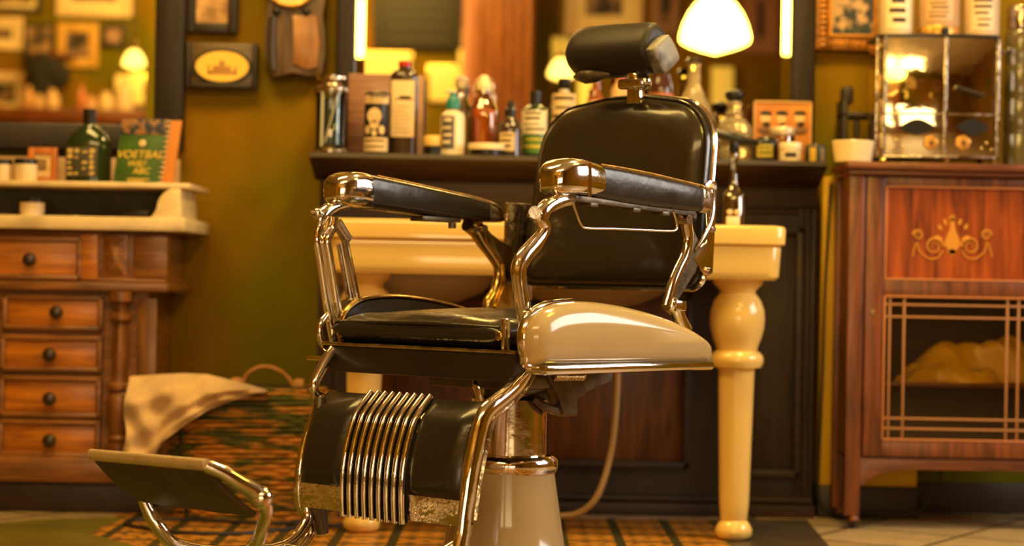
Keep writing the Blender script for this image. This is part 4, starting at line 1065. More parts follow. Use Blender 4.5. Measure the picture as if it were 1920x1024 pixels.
def lathe_thing(name, label, cat, px, w, top, Y, zb_, prof, m, seg=28, sq=1, group=None, parts=()):
    """prof: (radius fraction of half width, height fraction); parts: list of (name, prof, material)"""
    c = at(px, top, Y); R0 = w * Y / FPX / 2; H = c.z - zb_
    t = thing(name, label, cat, (c.x, Y, zb_), 0, group)
    def mk(nm, pr, mm): 
        return MB().lathe([(a * R0, b_ * H) for a, b_ in pr], seg, sq=sq).build(nm, mm, t, ang=40)
    mk('body', prof, m); out = {}
    for nm, pr, mm in parts: out[nm] = mk(nm, pr, mm)
    t['_'] = 0; del t['_']
    return t, R0, H
def curved_label(t, R0, z0, z1, a0, a1, m, name='label', off=.0008, marks=0, sq=1.0, seed=1, mm=None):
    """a paper label wrapped on the front of a round bottle (-y side), angles in degrees from the front"""
    b = MB(); n = 14; rings = []
    def P(a, r): 
        q = R_(-90 + a); return (r * math.cos(q), r * math.sin(q) * sq)
    for k in range(n + 1):
        a = a0 + (a1 - a0) * k / n; p = P(a, R0 + off); p2 = P(a, R0 - .0006)
        rings.append([(p[0], p[1], z0), (p[0], p[1], z1), (p2[0], p2[1], z1), (p2[0], p2[1], z0)])
    l = b.loft(rings).build(name, m, t)
    if marks:
        rs = random.Random(seed); b = MB(); rows = marks
        for r_ in range(rows):
            zz = z1 - (z1 - z0) * (r_ + .7) / (rows + .4); hh = (z1 - z0) / rows * rs.uniform(.18, .42)
            x0, x1 = a0 + (a1 - a0) * rs.uniform(.08, .3), a1 - (a1 - a0) * rs.uniform(.08, .3)
            rings = []
            for k in range(7):
                a = x0 + (x1 - x0) * k / 6; p = P(a, R0 + off + .0006); p2 = P(a, R0 + off * .5)
                rings.append([(p[0], p[1], zz), (p[0], p[1], zz + hh), (p2[0], p2[1], zz + hh), (p2[0], p2[1], zz)])
            b.loft(rings)
        b.build('print', mm or ink, l)
    return l

YBt = 5.62       # bottles stand mid-shelf
# disinfecting jar with teal liquid
t, R0, H = lathe_thing('comb_jar', 'tall glass jar of dark teal liquid with combs, left end of the mantel', 'jar', 622, 66, 141, 5.60, MT,
    [(.80, 0), (.95, .01), (.95, .06), (.86, .10), (.86, .70), (.92, .76), (.92, .78), (.80, .78), (.80, .12), (0, .11)], thin_glass('jar_glass', (.9, .97, .95), .03),
    parts=[('liquid', [(.0, .115), (.79, .115), (.79, .70), (0, .70)], mat('dark_teal', (.012, .075, .085), .25)), ('lid', [(.95, .77), (.98, .79), (.98, .83), (.6, .87), (.5, .93), (.85, .945), (.85, .975), (.2, .985), (.2, 1), (0, 1)], chrome2), ('base_ring', [(.98, 0), (1, .02), (1, .05), (.9, .07)], chrome2)])
b = MB(); b.tube([(-.012, -R0 * .84, .03), (.020, -R0 * .84, H * .72)], .0022, seg=6, smooth=1); b.tube([(-R0 * .45, -R0 * .78, .02), (-R0 * .42, -R0 * .78, H * .8)], .004, seg=8, smooth=1)
b.build('comb', mat('pale_comb', (.5, .45, .3), .4), t)
# wooden box
r = rect(654, 141, 794, 286, 5.74); xc, zc, w, h = r; h = zc + h / 2 - MT
t = thing('wooden_box', 'large pinkish brown upright box behind the tin and the red capped bottle', 'box', (xc, 5.74, MT))
pinkw = wood('pink_brown_wood', (.22, .09, .045), (.42, .20, .11), False)
MB().box(-w / 2, w / 2 - .030, -.03, .03, 0, h, .002).build('body', pinkw, t); MB().box(w / 2 - .030, w / 2, -.032, .03, 0, h * .99, .003).build('side_panel', mat('pale_edge', (.55, .30, .16), .5, var=.3), t)
# tin
t, R0, H = lathe_thing('label_tin', 'black tin with a pale skull-like printed label beside the comb jar', 'tin', 708, 48, 172, 5.57, MT,
    [(.97, 0), (1, .01), (1, .93), (.95, .97), (.80, .99), (0, 1)], mat('black_tin', (.02, .018, .015), .3, .3))
l = curved_label(t, R0, H * .80, H * .93, -70, 62, paper, marks=2, seed=2); curved_label(t, R0, H * .04, H * .26, -72, 60, paper, marks=2, seed=4)
b = MB(); Rf = R0 + .001
def onround(b, a, z, rx, rz, Rf, dd=.0012):
    q = R_(-90 + a); c = Vector((Rf * math.cos(q), Rf * math.sin(q), z)); tx = Vector((-math.sin(q), math.cos(q), 0)); nn = Vector((math.cos(q), math.sin(q), 0))
    r1 = [c + tx * rx * math.cos(2 * PI * i / 14) + Vector((0, 0, rz * math.sin(2 * PI * i / 14))) - nn * .003 for i in range(14)]; b.loft([r1, [v + nn * (.003 + dd) for v in r1]])
onround(b, -8, H * .60, R0 * .55, H * .13, Rf); onround(b, -8, H * .47, R0 * .36, H * .08, Rf); onround(b, -40, H * .38, R0 * .22, H * .07, Rf); onround(b, 25, H * .38, R0 * .22, H * .07, Rf); onround(b, -8, H * .33, R0 * .2, H * .05, Rf)
e = b.build('emblem', paper, t); b = MB(); onround(b, -24, H * .60, R0 * .13, H * .035, Rf + .001); onround(b, 9, H * .60, R0 * .13, H * .035, Rf + .001); onround(b, -8, H * .53, R0 * .06, H * .02, Rf + .001); b.build('eyes', ink, e)
# red capped bottle
t, R0, H = lathe_thing('red_capped_bottle', 'dark brown bottle with a red cap and a tall cream label', 'bottle', 759, 52, 115, 5.60, MT,
    [(.9, 0), (1, .01), (1, .83), (.93, .87), (.62, .905), (.42, .92), (.42, .96), (0, .96)], darkglass, sq=.62, parts=[('cap', [(.45, .945), (.45, 1), (0, 1)], redpl)])
MB().box(-R0 * .88, R0 * .78, -R0 * .66, -R0 * .5, H * .19, H * .79, .0008).build('label', paper, t)
b = MB()
for k in range(7): b.box(-R0 * .66, R0 * .5 - .004 * (k % 3), -R0 * .668, -R0 * .655, H * (.24 + .045 * k), H * (.246 + .045 * k))
b.box(-R0 * .6, R0 * .7, -R0 * .668, -R0 * .655, H * .585, H * .60); b.box(-R0 * .3, R0 * .5, -R0 * .668, -R0 * .655, H * .60, H * .625); b.build('print', ink, t)
# low dish
t, R0, H = lathe_thing('low_jar', 'low yellow cream jar between the red capped bottle and the pump bottle', 'jar', 812, 34, 255, 5.58, MT, [(.95, 0), (1, .02), (1, .45), (.9, .5), (0, .5)], black, parts=[('lid', [(1.02, .48), (1.04, .5), (1.04, .95), (.98, 1), (0, 1)], mat('butter_lid', (.85, .55, .14), .4))])
# pump bottle
t, R0, H = lathe_thing('pump_bottle', 'white pump bottle with a teal collar and printed front', 'bottle', 850, 46, 166, 5.58, MT,
    [(.9, 0), (1, .012), (1, .55), (.92, .62), (.5, .67), (.34, .69), (.34, .71), (0, .71)], mat('milky_plastic', (.82, .68, .48), .3),
    parts=[('collar', [(.58, .70), (.58, .80), (.40, .86), (.30, .90), (.30, .93), (0, .93)], tealpl)])
MB().box(-.022, .006, -.006, .006, H * .93, H * .985, .003).build('pump_head', mat('cream_pump', (.7, .6, .35), .3), t)
curved_label(t, R0, H * .10, H * .58, -60, 10, mat('dark_print', (.10, .09, .09), .5), marks=4, seed=6, mm=paper_w)
# glass spray bottle ghost
t, R0, H = lathe_thing('clear_bottle', 'clear glass bottle with a round stopper, directly behind the white pump bottle', 'bottle', 866, 46, 142, 5.72, MT,
    [(.9, 0), (1, .01), (1, .5), (.9, .6), (.5, .72), (.4, .78), (.4, .84), (0, .84)], glass, parts=[('stopper', [(.35, .83), (.55, .88), (.55, .96), (.3, 1), (0, 1)], mat('frosted', (.8, .65, .45), .3, trans=.4))])
# flat tin tray with cream
t, R0, H = lathe_thing('shallow_tin', 'shallow dark tin with a cream lid in front of the amber bottle', 'tin', 912, 66, 270, 5.55, MT, [(.97, 0), (1, .05), (1, .55), (0, .55)], black, parts=[('lid', [(1.03, .5), (1.04, .55), (1.04, .95), (1.0, 1), (0, 1)], paper_w)])
# swing top amber bottle
t, R0, H = lathe_thing('swing_top_bottle', 'bulbous clear bottle of amber liquid with a frosted stopper', 'bottle', 908, 56, 141, 5.66, MT,
    [(.9, 0), (1, .01), (1, .50), (.92, .60), (.66, .68), (.56, .74), (.52, .84), (0, .84)], thin_glass('amber_bottle', (1, .80, .5), .12),
    parts=[('liquid', [(0, .015), (.9, .015), (.92, .48), (.85, .58), (0, .58)], mat('amber', (.85, .22, .01), .2, coat=.3)), ('stopper', [(.50, .80), (.56, .84), (.54, .90), (.4, .94), (.36, .97), (.2, 1), (0, 1)], mat('frosted_cream', (.85, .68, .36), .3))])
b = MB(); b.tube([(-R0 * .55, -.006, H * .74), (-R0 * .66, -.008, H * .84), (-R0 * .45, -.008, H * .95), (R0 * .45, -.008, H * .95), (R0 * .66, -.008, H * .84), (R0 * .55, -.006, H * .74)], .0016, seg=6); b.build('wire_clip', chrome2, t)
# dropper bottle
t, R0, H = lathe_thing('dropper_bottle', 'small black dropper bottle with a pale label', 'bottle', 958, 46, 188, 5.58, MT,
    [(.9, 0), (1, .015), (1, .48), (.8, .60), (.45, .68), (.42, .72), (0, .72)], darkglass, parts=[('dropper_cap', [(.46, .71), (.46, .84), (.34, .86), (.30, .94), (.2, 1), (0, 1)], black)])
curved_label(t, R0, H * .10, H * .42, -55, 20, paper, marks=3, seed=9)
# labelled bottle at the back edge
t, R0, H = lathe_thing('labelled_bottle', 'white and green labelled bottle with a black cap just left of the backrest', 'bottle', 1004, 50, 170, 5.66, MT,
    [(.9, 0), (1, .01), (1, .66), (.85, .74), (.4, .80), (0, .80)], greenglass, parts=[('cap', [(.42, .79), (.42, .99), (0, 1)], black)])
curved_label(t, R0, H * .36, H * .70, -80, 60, paper_w, marks=4, seed=5); curved_label(t, R0, H * .08, H * .34, -80, 60, mat('green_label', (.10, .22, .03), .5), marks=2, seed=8, mm=mat('yellow_ink', (.7, .5, .05), .5))
# bottles peeping over the backrest
t, R0, H = lathe_thing('black_capped_bottle', 'cream labelled bottle with a black cap rising behind the left shoulder of the backrest', 'bottle', 1058, 44, 146, 5.66, MT,
    [(.9, 0), (1, .01), (1, .70), (.8, .78), (.45, .82), (0, .82)], darkglass, parts=[('cap', [(.46, .86), (.5, .87), (.5, .99), (0, 1)], black), ('neck', [(.42, .82), (.42, .87), (0, .87)], paper_w)])
curved_label(t, R0, H * .10, H * .80, -85, 85, paper, marks=6, seed=10)
t, R0, H = lathe_thing('slim_bottle', 'slim reddish bottle behind the backrest, left of the headrest bracket', 'bottle', 1118, 34, 152, 5.70, MT, [(.9, 0), (1, .01), (1, .76), (.5, .86), (.4, 1), (0, 1)], mat('red_brown_glass', (.25, .07, .02), .1, coat=.5))
curved_label(t, R0, H * .60, H * .75, -80, 80, paper, marks=2, seed=12)
t, R0, H = lathe_thing('red_label_bottle', 'bottle with a red top directly behind the headrest bracket', 'bottle', 1164, 36, 130, 5.70, MT, [(.9, 0), (1, .01), (1, .78), (.55, .86), (.55, .9), (0, .9)], mat('tan_plastic', (.6, .36, .16), .3), parts=[('cap', [(.6, .89), (.6, 1), (0, 1)], redpl)])
t, R0, H = lathe_thing('stout_bottle', 'stout dark bottle right of the headrest bracket', 'bottle', 1240, 46, 140, 5.68, MT, [(.9, 0), (1, .01), (1, .80), (.9, .9), (.75, .95), (.7, 1), (0, 1)], mat('plum_glass', (.06, .02, .015), .12, coat=.5))
curved_label(t, R0, H * .3, H * .78, -80, 80, mat('rust_label', (.45, .14, .05), .5), marks=4, seed=13, mm=paper)
# glass decanters
dec_glass = mat('decanter_glass', (1, .82, .48), .08, 0, trans=.78, ior=1.2)
t, R0, H = lathe_thing('round_decanter', 'large clear pear-shaped glass decanter behind the right shoulder of the backrest', 'decanter', 1302, 84, 108, 5.68, MT,
    [(.6, 0), (.8, .02), (.97, .12), (1, .26), (.93, .40), (.72, .54), (.46, .66), (.30, .74), (.27, .92), (.32, .94), (.28, .96), (0, .96)], mat('thin_decanter', (1, .78, .42), .12, 0, trans=.7, ior=1.12), parts=[('stopper', [(.2, .93), (.34, .95), (.38, .97), (.3, 1), (0, 1)], darkglass)])
def faceted(name, label, px, w, top, Y, zb_, prof, m, seg):
    return lathe_thing(name, label, 'decanter', px, w, top, Y, zb_, prof, m, seg)
t, R0, H = lathe_thing('cut_glass_decanter', 'squat cut crystal decanter with a black stopper, right of the backrest', 'decanter', 1378, 68, 168, 5.64, MT,
    [(.75, 0), (.9, .02), (.98, .14), (.80, .22), (1.0, .32), (1.02, .42), (.94, .50), (.66, .58), (.44, .62), (.52, .66), (.40, .70), (.38, .76), (.46, .79), (.36, .84), (0, .84)], dec_glass, seg=12, parts=[('stopper', [(.32, .83), (.5, .88), (.56, .93), (.5, .97), (.2, 1), (0, 1)], black)])
# portrait board
r = rect(1412, 190, 1521, 300, 5.74); xc, zc, w, h = r; h = zc + h / 2 - MT
t = thing('portrait_board', 'orange printed board showing three dark-haired men, leaning on the mirror', 'picture', (xc, 5.74, MT))
MB().box(-w / 2, w / 2, -.006, .006, 0, h, .002).build('board', mat('orange_print', (.70, .28, .05), .5, col2=(.48, .14, .03), vscale=16), t)
q = MB()
for a, b_, c, d in ((-w / 2, w / 2, h - .006, h), (-w / 2, -w / 2 + .005, 0, h), (w / 2 - .005, w / 2, 0, h)): q.box(a, b_, -.009, -.005, c, d, .001)
q.build('border', mat('tan_border', (.75, .42, .15), .5), t)
for i, px in enumerate((1436, 1466, 1500)):
    x = at(px, 222, 5.73).x - xc; z = at(px, 222, 5.73).z - MT
    hd = MB().ball((x, -.007, z), .017, sc=(.85, .18, 1.15)).build('printed_head', mat('printed_skin', (.95, .60, .28), .6), t)
    MB().ball((x, -.009, z + .015), .017, sc=(1, .2, .42)).build('hair', ink, hd)
    MB().ball((x + .002, -.010, z - .015), .011 if i != 1 else .006, sc=(1, .2, .55)).build('beard', ink, hd)
    MB().ball((x, -.0065, z - .034), .022, sc=(1, .12, .55)).build('shoulders', mat('printed_shirt', (.22, .10, .05), .6), hd)
# jars
t, R0, H = lathe_thing('lidded_glass_jar', 'clear glass jar with a pale lid in front of the portrait board', 'jar', 1468, 46, 239, 5.64, MT, [(.9, 0), (1, .02), (1, .74), (0, .74)], thin_glass('hazy_glass', (.85, .72, .5), .2), parts=[('lid', [(1.04, .76), (1.08, .78), (1.08, .96), (1, 1), (0, 1)], mat('pewter_lid', (.72, .55, .36), .35, .4))])
t, R0, H = lathe_thing('arched_black_tin', 'black round-shouldered tin with a yellow-green badge, left of the white jar', 'tin', 1436, 46, 255, 5.58, MT, [(.95, 0), (1, .02), (1, .6), (.9, .82), (.6, .96), (0, 1)], black, sq=.7)
curved_label(t, R0, H * .16, H * .66, -50, 30, mat('badge_yellow', (.50, .36, .04), .5), sq=.7, marks=2, seed=3, mm=mat('badge_green', (.08, .14, .02), .5))
t, R0, H = lathe_thing('small_white_jar', 'small white jar with dark lettering standing before the glass jar', 'jar', 1482, 42, 268, 5.545, MT, [(.92, 0), (.98, .03), (.98, .60), (0, .60)], white, parts=[('lid', [(1, .6), (1.02, .63), (1.02, .95), (.97, 1), (0, 1)], mat('lid_cream', (.85, .66, .42), .3))])
curved_label(t, R0 * .99, H * .22, H * .46, -35, 25, ink)
t, R0, H = lathe_thing('small_dark_jar', 'small dark jar with a yellow stripe at the right end of the mantel', 'jar', 1529, 40, 272, 5.57, MT, [(.95, 0), (1, .03), (1, .9), (.9, 1), (0, 1)], mat('grey_black', (.045, .04, .03), .3))
curved_label(t, R0, H * .05, H * .82, -40, -5, mat('ochre_label', (.6, .36, .03), .5)); curved_label(t, R0, H * .05, H * .8, 20, 50, mat('greyish_label', (.25, .2, .13), .5))

# spray bottle on the wash stand
t, R0, H = lathe_thing('tonic_bottle', 'square-shouldered clear bottle with dark pourer on the right end of the wash stand', 'bottle', 1377, 46, 250, 5.22, ztop,
    [(.9, 0), (1, .01), (1, .30), (.85, .36), (.42, .42), (.34, .50), (.30, .70), (.36, .74), (.3, .80), (0, .80)], thin_glass('smoky_glass', (.8, .72, .5), .15),
    parts=[('pourer', [(.34, .79), (.42, .82), (.36, .93), (.2, 1), (0, 1)], black)])
MB().tube([(-.06, -.0, H * 1.0), (-.02, 0, H * .97), (.02, 0, H * .92), (.062, 0, H * .90)], [.010, .014, .014, .008], seg=10).build('nozzle', black, t)
MB().box(-R0 * .62, R0 * .45, -R0 * 1.02, -R0 * .8, H * .02, H * .11, .0008).build('label', paper_w, t)
b = MB(); 
for sx in (-.3, .3): b.ball((sx * R0 - .002, -R0 * .98, H * .155), R0 * .26, sc=(1, .3, .9))
b.build('emblem', paper, t)

# ------------------------------------------------------------------ on the glazed cabinet
ZC_ = CT_
t, R0, H = lathe_thing('white_bowl', 'white ceramic pot at the left corner of the glazed cabinet', 'bowl', 1600, 80, 265, 5.44, ZC_ + .001,
    [(.80, 0), (.86, .03), (.97, .80), (1.0, .97), (.98, 1), (.90, .97), (.80, .10), (0, .08)], mat('white_ceramic', (.92, .72, .38), .25, coat=.4), seg=40)
# tin wall shelf behind: black bracket shelf
r = rect(1574, 165, 1642, 300, 5.74); xc, zc, w, h = r
t = thing('tiered_rack', 'black wooden tiered rack at the back of the glazed cabinet', 'rack', (xc, 5.745, .952))
hh = zc + h / 2 - .952
MB().box(-w / 2, -w / 2 + .016, -.06, .06, 0, hh * .86, .004).box(-w / 2, -w / 2 + .03, -.06, .0, hh * .80, hh, .008).build('end_panel', wood_frame, t)
for zf in (.10, .66): MB().box(-w / 2, w / 2 + .02, -.06, .06, hh * zf, hh * zf + .014, .003).build('shelf', wood_frame, t)
for xx in (-.01, .04): MB().lathe([(.006, hh * .1), (.010, hh * .2), (.006, hh * .38), (.010, hh * .56), (.006, hh * .66)], 12, (xx, -.045, 0)).build('spindle', wood_frame, t)
# polished glass and nickel case
x0, x1 = at(1647, 180, 5.46).x, at(1880, 180, 5.46).x; xm_ = at(1776, 180, 5.42).x
ztp = at(1760, 62, 5.44).z; zmd = at(1760, 213, 5.44).z; zbt = at(1760, 292, 5.44).z; fz = ZC_
cs = thing('steriliser_case', 'polished metal and glass instrument case on little ball feet, on top of the glazed cabinet', 'case', ((x0 + x1) / 2, 5.56, fz))
silver = mat('polished_nickel', (.86, .72, .46), .07, 1, bump=.45, bscale=3.5, rvar=.06, vscale=6)
foot = [(x0, 5.50), (x0 + .02, 5.472), (xm_, 5.44), (x1 - .02, 5.455), (x1, 5.50), (x1, 5.645), (x0, 5.645)]
def pr(z0, z1, m, nm, ins=0, par=cs, bev=.002):
    c = Vector((sum(p[0] for p in foot) / 7, sum(p[1] for p in foot) / 7)); pts = [(p[0] + (c.x - p[0]) * ins, p[1] + (c.y - p[1]) * ins) for p in foot]
    return wobj(MB().prism(pts, 'z', z0, z1, bev), nm, m, par, ang=30)
pr(zbt, ztp - .008, silver, 'body', .03); pr(ztp - .010, ztp, darkpaint, 'top_rim', -.02); pr(zmd - .003, zmd + .003, chrome2, 'waist_bead', -.005); pr(zbt - .006, zbt + .002, chrome2, 'bottom_rim', -.015)
for fx, fyy in ((x0 + .02, 5.475), (xm_ + .01, 5.46), (x1 - .02, 5.47), (x0 + .02, 5.63), (x1 - .02, 5.63)):
    wobj(MB().lathe([(.003, 0), (.009, .004), (.011, .010), (.008, .017), (.006, zbt - .005 - fz)], 16, (fx, fyy, fz)), 'ball_foot', brassy, cs)
for fx, fyy in ((x0 + .003, 5.497), (x0 + .020, 5.474), (x1 - .012, 5.468), (xm_, 5.444)):
    wobj(MB().box(fx - .004, fx + .004, fyy - .004, fyy + .004, zbt, ztp - .008, .001), 'corner_post', chrome2, cs)
cc_ = Vector((sum(p[0] for p in foot) / 7, sum(p[1] for p in foot) / 7)); ff = [(p[0] + (cc_.x - p[0]) * .03, p[1] + (cc_.y - p[1]) * .03) for p in foot]
def facey(x):
    a, b_ = (ff[1], ff[2]) if x < ff[2][0] else (ff[2], ff[3]); return a[1] + (b_[1] - a[1]) * (x - a[0]) / (b_[0] - a[0])
def eye(px, py, w=60, h=30):
    c = at(px, py, 5.44); k = 5.44 / FPX; pts = []
    for i in range(12): t_ = i / 12; pts.append((c.x - w / 2 * k + w * k * t_, c.z + h / 2 * k * math.sin(PI * t_) ** 1.3))
    for i in range(12): t_ = i / 12; pts.append((c.x + w / 2 * k - w * k * t_, c.z - h / 2 * k * math.sin(PI * t_) ** 1.3))
    hw = w / 2 * k; rr = []
    for o_ in (-.003, .004): rr.append([(x_, facey(x_) + o_, z_) for x_, z_ in pts])
    wobj(MB().loft(rr), 'opening', rubber, cs)
eye(1722, 237, 70, 30); eye(1826, 238, 66, 32)
def hexk(px, py, r=15):
    c = at(px, py, 5.44); k = 5.44 / FPX
    q = wobj(MB().prism([(c.x + r * k * math.cos(PI / 3 * i + .3), c.z + r * k * math.sin(PI / 3 * i + .3)) for i in range(6)], 'y', facey(c.x) - .010, facey(c.x) + .002, .002), 'control_knob', mat('orange_brass', (.65, .30, .05), .35, .6), cs)
    wobj(MB().prism([(c.x + 3 * k * math.cos(PI / 6 * i), c.z + 3 * k * math.sin(PI / 6 * i)) for i in range(12)], 'y', facey(c.x) - .013, facey(c.x) - .008), 'hub', black, q)
hexk(1746, 268); hexk(1806, 268)
# small rivets scattered on the lower faces
rs = random.Random(5); q = MB()
for px, py in ((1676, 276), (1698, 276), (1684, 262), (1770, 266), (1852, 268), (1862, 280), (1842, 278)):
    c = at(px, py, 5.44); q.ball((c.x, facey(c.x), c.z), .0045)
wobj(q, 'rivets', brassy, cs)['kind'] = 'stuff'
b = MB(); c = at(1772, 52, 5.47); b.ball((c.x, 5.47, ztp + .010), .012); wobj(b, 'lid_knob', black, cs)
b = MB(); c = at(1890, 95, 5.48); b.tube([(x1, 5.52, c.z), (x1 + .025, 5.52, c.z)], .005, seg=10, smooth=1); b.ball((x1 + .03, 5.52, c.z + .005), .012); wobj(b, 'side_latch', castiron, cs)
# instruments lying against the glass
p0, p1 = at(1792, 163, 5.43), at(1846, 180, 5.43)
q = MB().tube([p0, p1], .006, seg=8, smooth=1); wobj(q, 'handle_bar', darkpaint, cs)
# whisky tubes
for i, (a, b_, lb, c) in enumerate(((1650, 1714, 'plain cream cardboard bottle tube, leftmost on the instrument case', (.80, .60, .34)), (1721, 1802, 'tan cardboard bottle tube with an ornate gilt foot, middle one on the instrument case', (.62, .36, .16)), (1808, 1876, 'pale printed cardboard bottle tube, rightmost on the instrument case', (.74, .50, .27)))):
    w_ = (b_ - a); cc = at((a + b_) / 2, 40, 5.56); R0 = w_ / 2 * 5.56 / FPX; H = .30
    if i == 1: R0 *= .97
    t = thing('bottle_tube', lb, 'tube', (cc.x, 5.575, ztp + .001), 0, 'bottle tubes on the instrument case')
    MB().lathe([(R0 * .98, 0), (R0, .003), (R0, H - .02)], 36).build('tube', mat('tube_card_%d' % i, c, .5, var=.15), t)
    MB().lathe([(R0 * 1.02, H - .02), (R0 * 1.02, H), (0, H)], 36).build('lid', chrome2, t)
    if i == 1: MB().lathe([(R0, .002), (R0 * 1.03, .004), (R0 * 1.03, .026), (R0, .03)], 36).build('foot_band', gold, t)
    curved_label(t, R0, .045 if i == 1 else .02, .11, -45, 30 if i else 40, mat('tube_label_%d' % i, tuple(k_ * 1.08 for k_ in c), .5), marks=5 if i else 3, seed=20 + i)
# stacked glass jars at the right edge
for i, (zt1, zb1) in enumerate(((15, 66), (66, 118), (118, 208))): pass
t, R0, H = lathe_thing('ribbed_glass_jar', 'tall ribbed glass jar at the right edge beside the instrument case', 'jar', 1916, 62, 12, 5.60, ZC_,
    [(.85, 0), (1, .01), (1, .2), (.94, .22), (1, .24), (1, .4), (.94, .42), (1, .44), (1, .62), (.94, .64), (1, .66), (1, .82), (.9, .85), (.8, .86), (0, .86)], mat('green_brown_glass', (.12, .085, .03), .12, coat=.5), parts=[('lid', [(.88, .86), (.9, .87), (.9, .97), (.8, 1), (0, 1)], chrome2)])

# ------------------------------------------------------------------ on the chest of drawers
def cup(px, w, top, label, base, Y, grp=None, lidm=black):
    t, R0, H = lathe_thing('paper_cup', label, 'cup', px, w, top, Y, base, [(.86, 0), (.88, .02), (1, .86), (0, .86)], white, grp and None or 28, parts=[('lid', [(1.0, .82), (1.08, .84), (1.08, .9), (.98, .92), (.95, 1), (0, 1)], lidm)]) if False else (None, 0, 0)
for px, w, top, lb in ((5, 36, 299, 'white pot with a black lid at the far left, half out of the picture'), (49, 42, 298, 'white pot with a black lid beside the small orange frame')):
    lathe_thing('lidded_pot', lb, 'pot', px, w, top, 5.50, US, [(.93, 0), (.97, .03), (1, .78), (0, .78)], white, group='lidded pots on the marble shelf', parts=[('lid', [(1.0, .76), (1.04, .78), (1.04, .93), (.98, 1), (0, 1)], black)])
r = rect(53, 277, 108, 336, 5.62); xc, zc, w, h = r; h = zc + h / 2 - US
t = thing('small_photo_frame', 'small orange-brown photo frame standing on the marble shelf', 'picture frame', (xc, 5.62, US))
q = MB(); fw = .018
for a, b_, c, d in ((-w / 2, -w / 2 + fw, 0, h), (w / 2 - fw, w / 2, 0, h), (-w / 2 + fw, w / 2 - fw, 0, fw), (-w / 2 + fw, w / 2 - fw, h - fw, h)): q.box(a, b_, -.008, .008, c, d, .003)
q.build('frame', mat('orange_frame', (.55, .17, .03), .4), t); MB().box(-w / 2 + fw, w / 2 - fw, -.002, .004, fw, h - fw).build('mount', paper, t); MB().box(-w / 5, w / 8, -.004, .0, h * .38, h * .68).build('photograph', sepia, t)
# dark gin bottle
t, R0, H = lathe_thing('dark_liquor_bottle', 'wide dark green liquor bottle with a patterned gold label', 'bottle', 168, 86, 203, 5.60, US,
    [(.9, 0), (1, .01), (1, .46), (.97, .54), (.80, .64), (.45, .74), (.26, .78), (.24, .82), (0, .82)], greenglass, sq=.5, parts=[('cap', [(.28, .81), (.28, .99), (0, 1)], black)])
MB().box(-R0 * .86, R0 * .50, -R0 * .56, -R0 * .40, H * .09, H * .48, .001).build('label', mat('dark_label', (.05, .045, .02), .4), t)
b = MB(); rs = random.Random(8)
for k in range(5):
    for j in range(4):
        if rs.random() < .8: x = -R0 * .80 + j * R0 * .32; z = H * (.115 + .072 * k); b.box(x, x + R0 * rs.uniform(.12, .26), -R0 * .575, -R0 * .55, z, z + H * rs.uniform(.02, .055))
b.build('label_pattern', mat('gold_print', (.62, .42, .12), .4), t)
# spiral bound book
c = at(262, 337, 5.55)
bk_ = thing('spiral_book', 'green spiral-bound football book with yellow lettering leaning on the shelf', 'book', (c.x, 5.55, US), 0)
bw = .118; bh = .180; lean = .095
def skew(mb, zsh=.105): 
    for v in mb.bm.verts: v.co.x += v.co.z * zsh; v.co.y += v.co.z * .12
    return mb
skew(MB().box(-bw * .62, bw * .48, -.004, .002, 0, bh, .001)).build('cover', mat('green_cover', (.055, .13, .012), .45, var=.4, vscale=20), bk_)
skew(MB().box(-bw * .60, bw * .76, .002, .016, 0, bh * .99, .001)).build('back_cover', mat('orange_cover', (.55, .19, .02), .5), bk_)
skew(MB().box(-bw * .62, bw * .48, -.0052, -.003, bh * .76, bh, .0005)).build('photo_band', mat('crowd_print', (.30, .14, .05), .5, col2=(.02, .03, .05), vscale=40, lo=.45, hi=.55), bk_)
q = MB()
for k in range(13):
    z = bh * (.03 + .94 * k / 12)
    q.tube([(bw * .47 + .006 * math.cos(a), -.004 + .006 * math.sin(a), z) for a in [2 * PI * i / 10 for i in range(10)]], .0014, seg=6, smooth=1, closed=True)
lab(skew(q).build('spiral_binding', paper_w, bk_), 'white wire binding')
yel = mat('yellow_lettering', (.85, .55, .06), .5)
for s, sz, x, z in (('VOETBAL', .030, -.010, bh * .40), ('WIE?', .024, -.016, bh * .27), ('ABC', .024, .0, bh * .16)):
    q = text_mesh(s, sz, .0006, .15); shift(q, (x, -.0055, z)); skew(q); o_ = q.build('lettering', yel, bk_, weld=False)
q = MB().ball((-.008, -.0055, bh * .63), .010, sc=(1, .15, 1)); skew(q).build('ball_print', paper, bk_)
q = MB(); q.box(-bw * .30, bw * .22, -.0052, -.0045, bh * .07, bh * .085); q.box(-bw * .30, bw * .10, -.0052, -.0045, bh * .035, bh * .05); skew(q).build('small_print', yel, bk_)
# small things under the marble shelf
lathe_thing('cream_tub', 'low cream tub with a dark lid on the lower marble top', 'tub', 61, 46, 373, 5.50, DT, [(.95, 0), (1, .03), (1, .78), (0, .78)], white, parts=[('lid', [(1.03, .78), (1.05, .8), (1.05, .94), (1, 1), (0, 1)], black)])
v = at(256, 396, 5.50); q = MB().box(-.038, .038, -.02, .02, .006, .022, .006); t = thing('hair_brush', 'small dark brush on the lower marble top by the scroll bracket', 'brush', (v.x, 5.50, DT)); q.build('back', black, t); MB().box(-.034, .034, -.015, .015, 0, .008, .002).build('bristles', mat('bristle', (.10, .07, .03), .8), t)
v = at(112, 400, 5.50); t = thing('razor', 'slim folded razor lying on the lower marble top', 'razor', (v.x, 5.50, DT)); MB().box(-.045, .03, -.007, .007, 0, .007, .003).build('handle', darkpaint, t); MB().box(.028, .052, -.005, .006, 0, .004, .001).build('blade', chrome2, t)
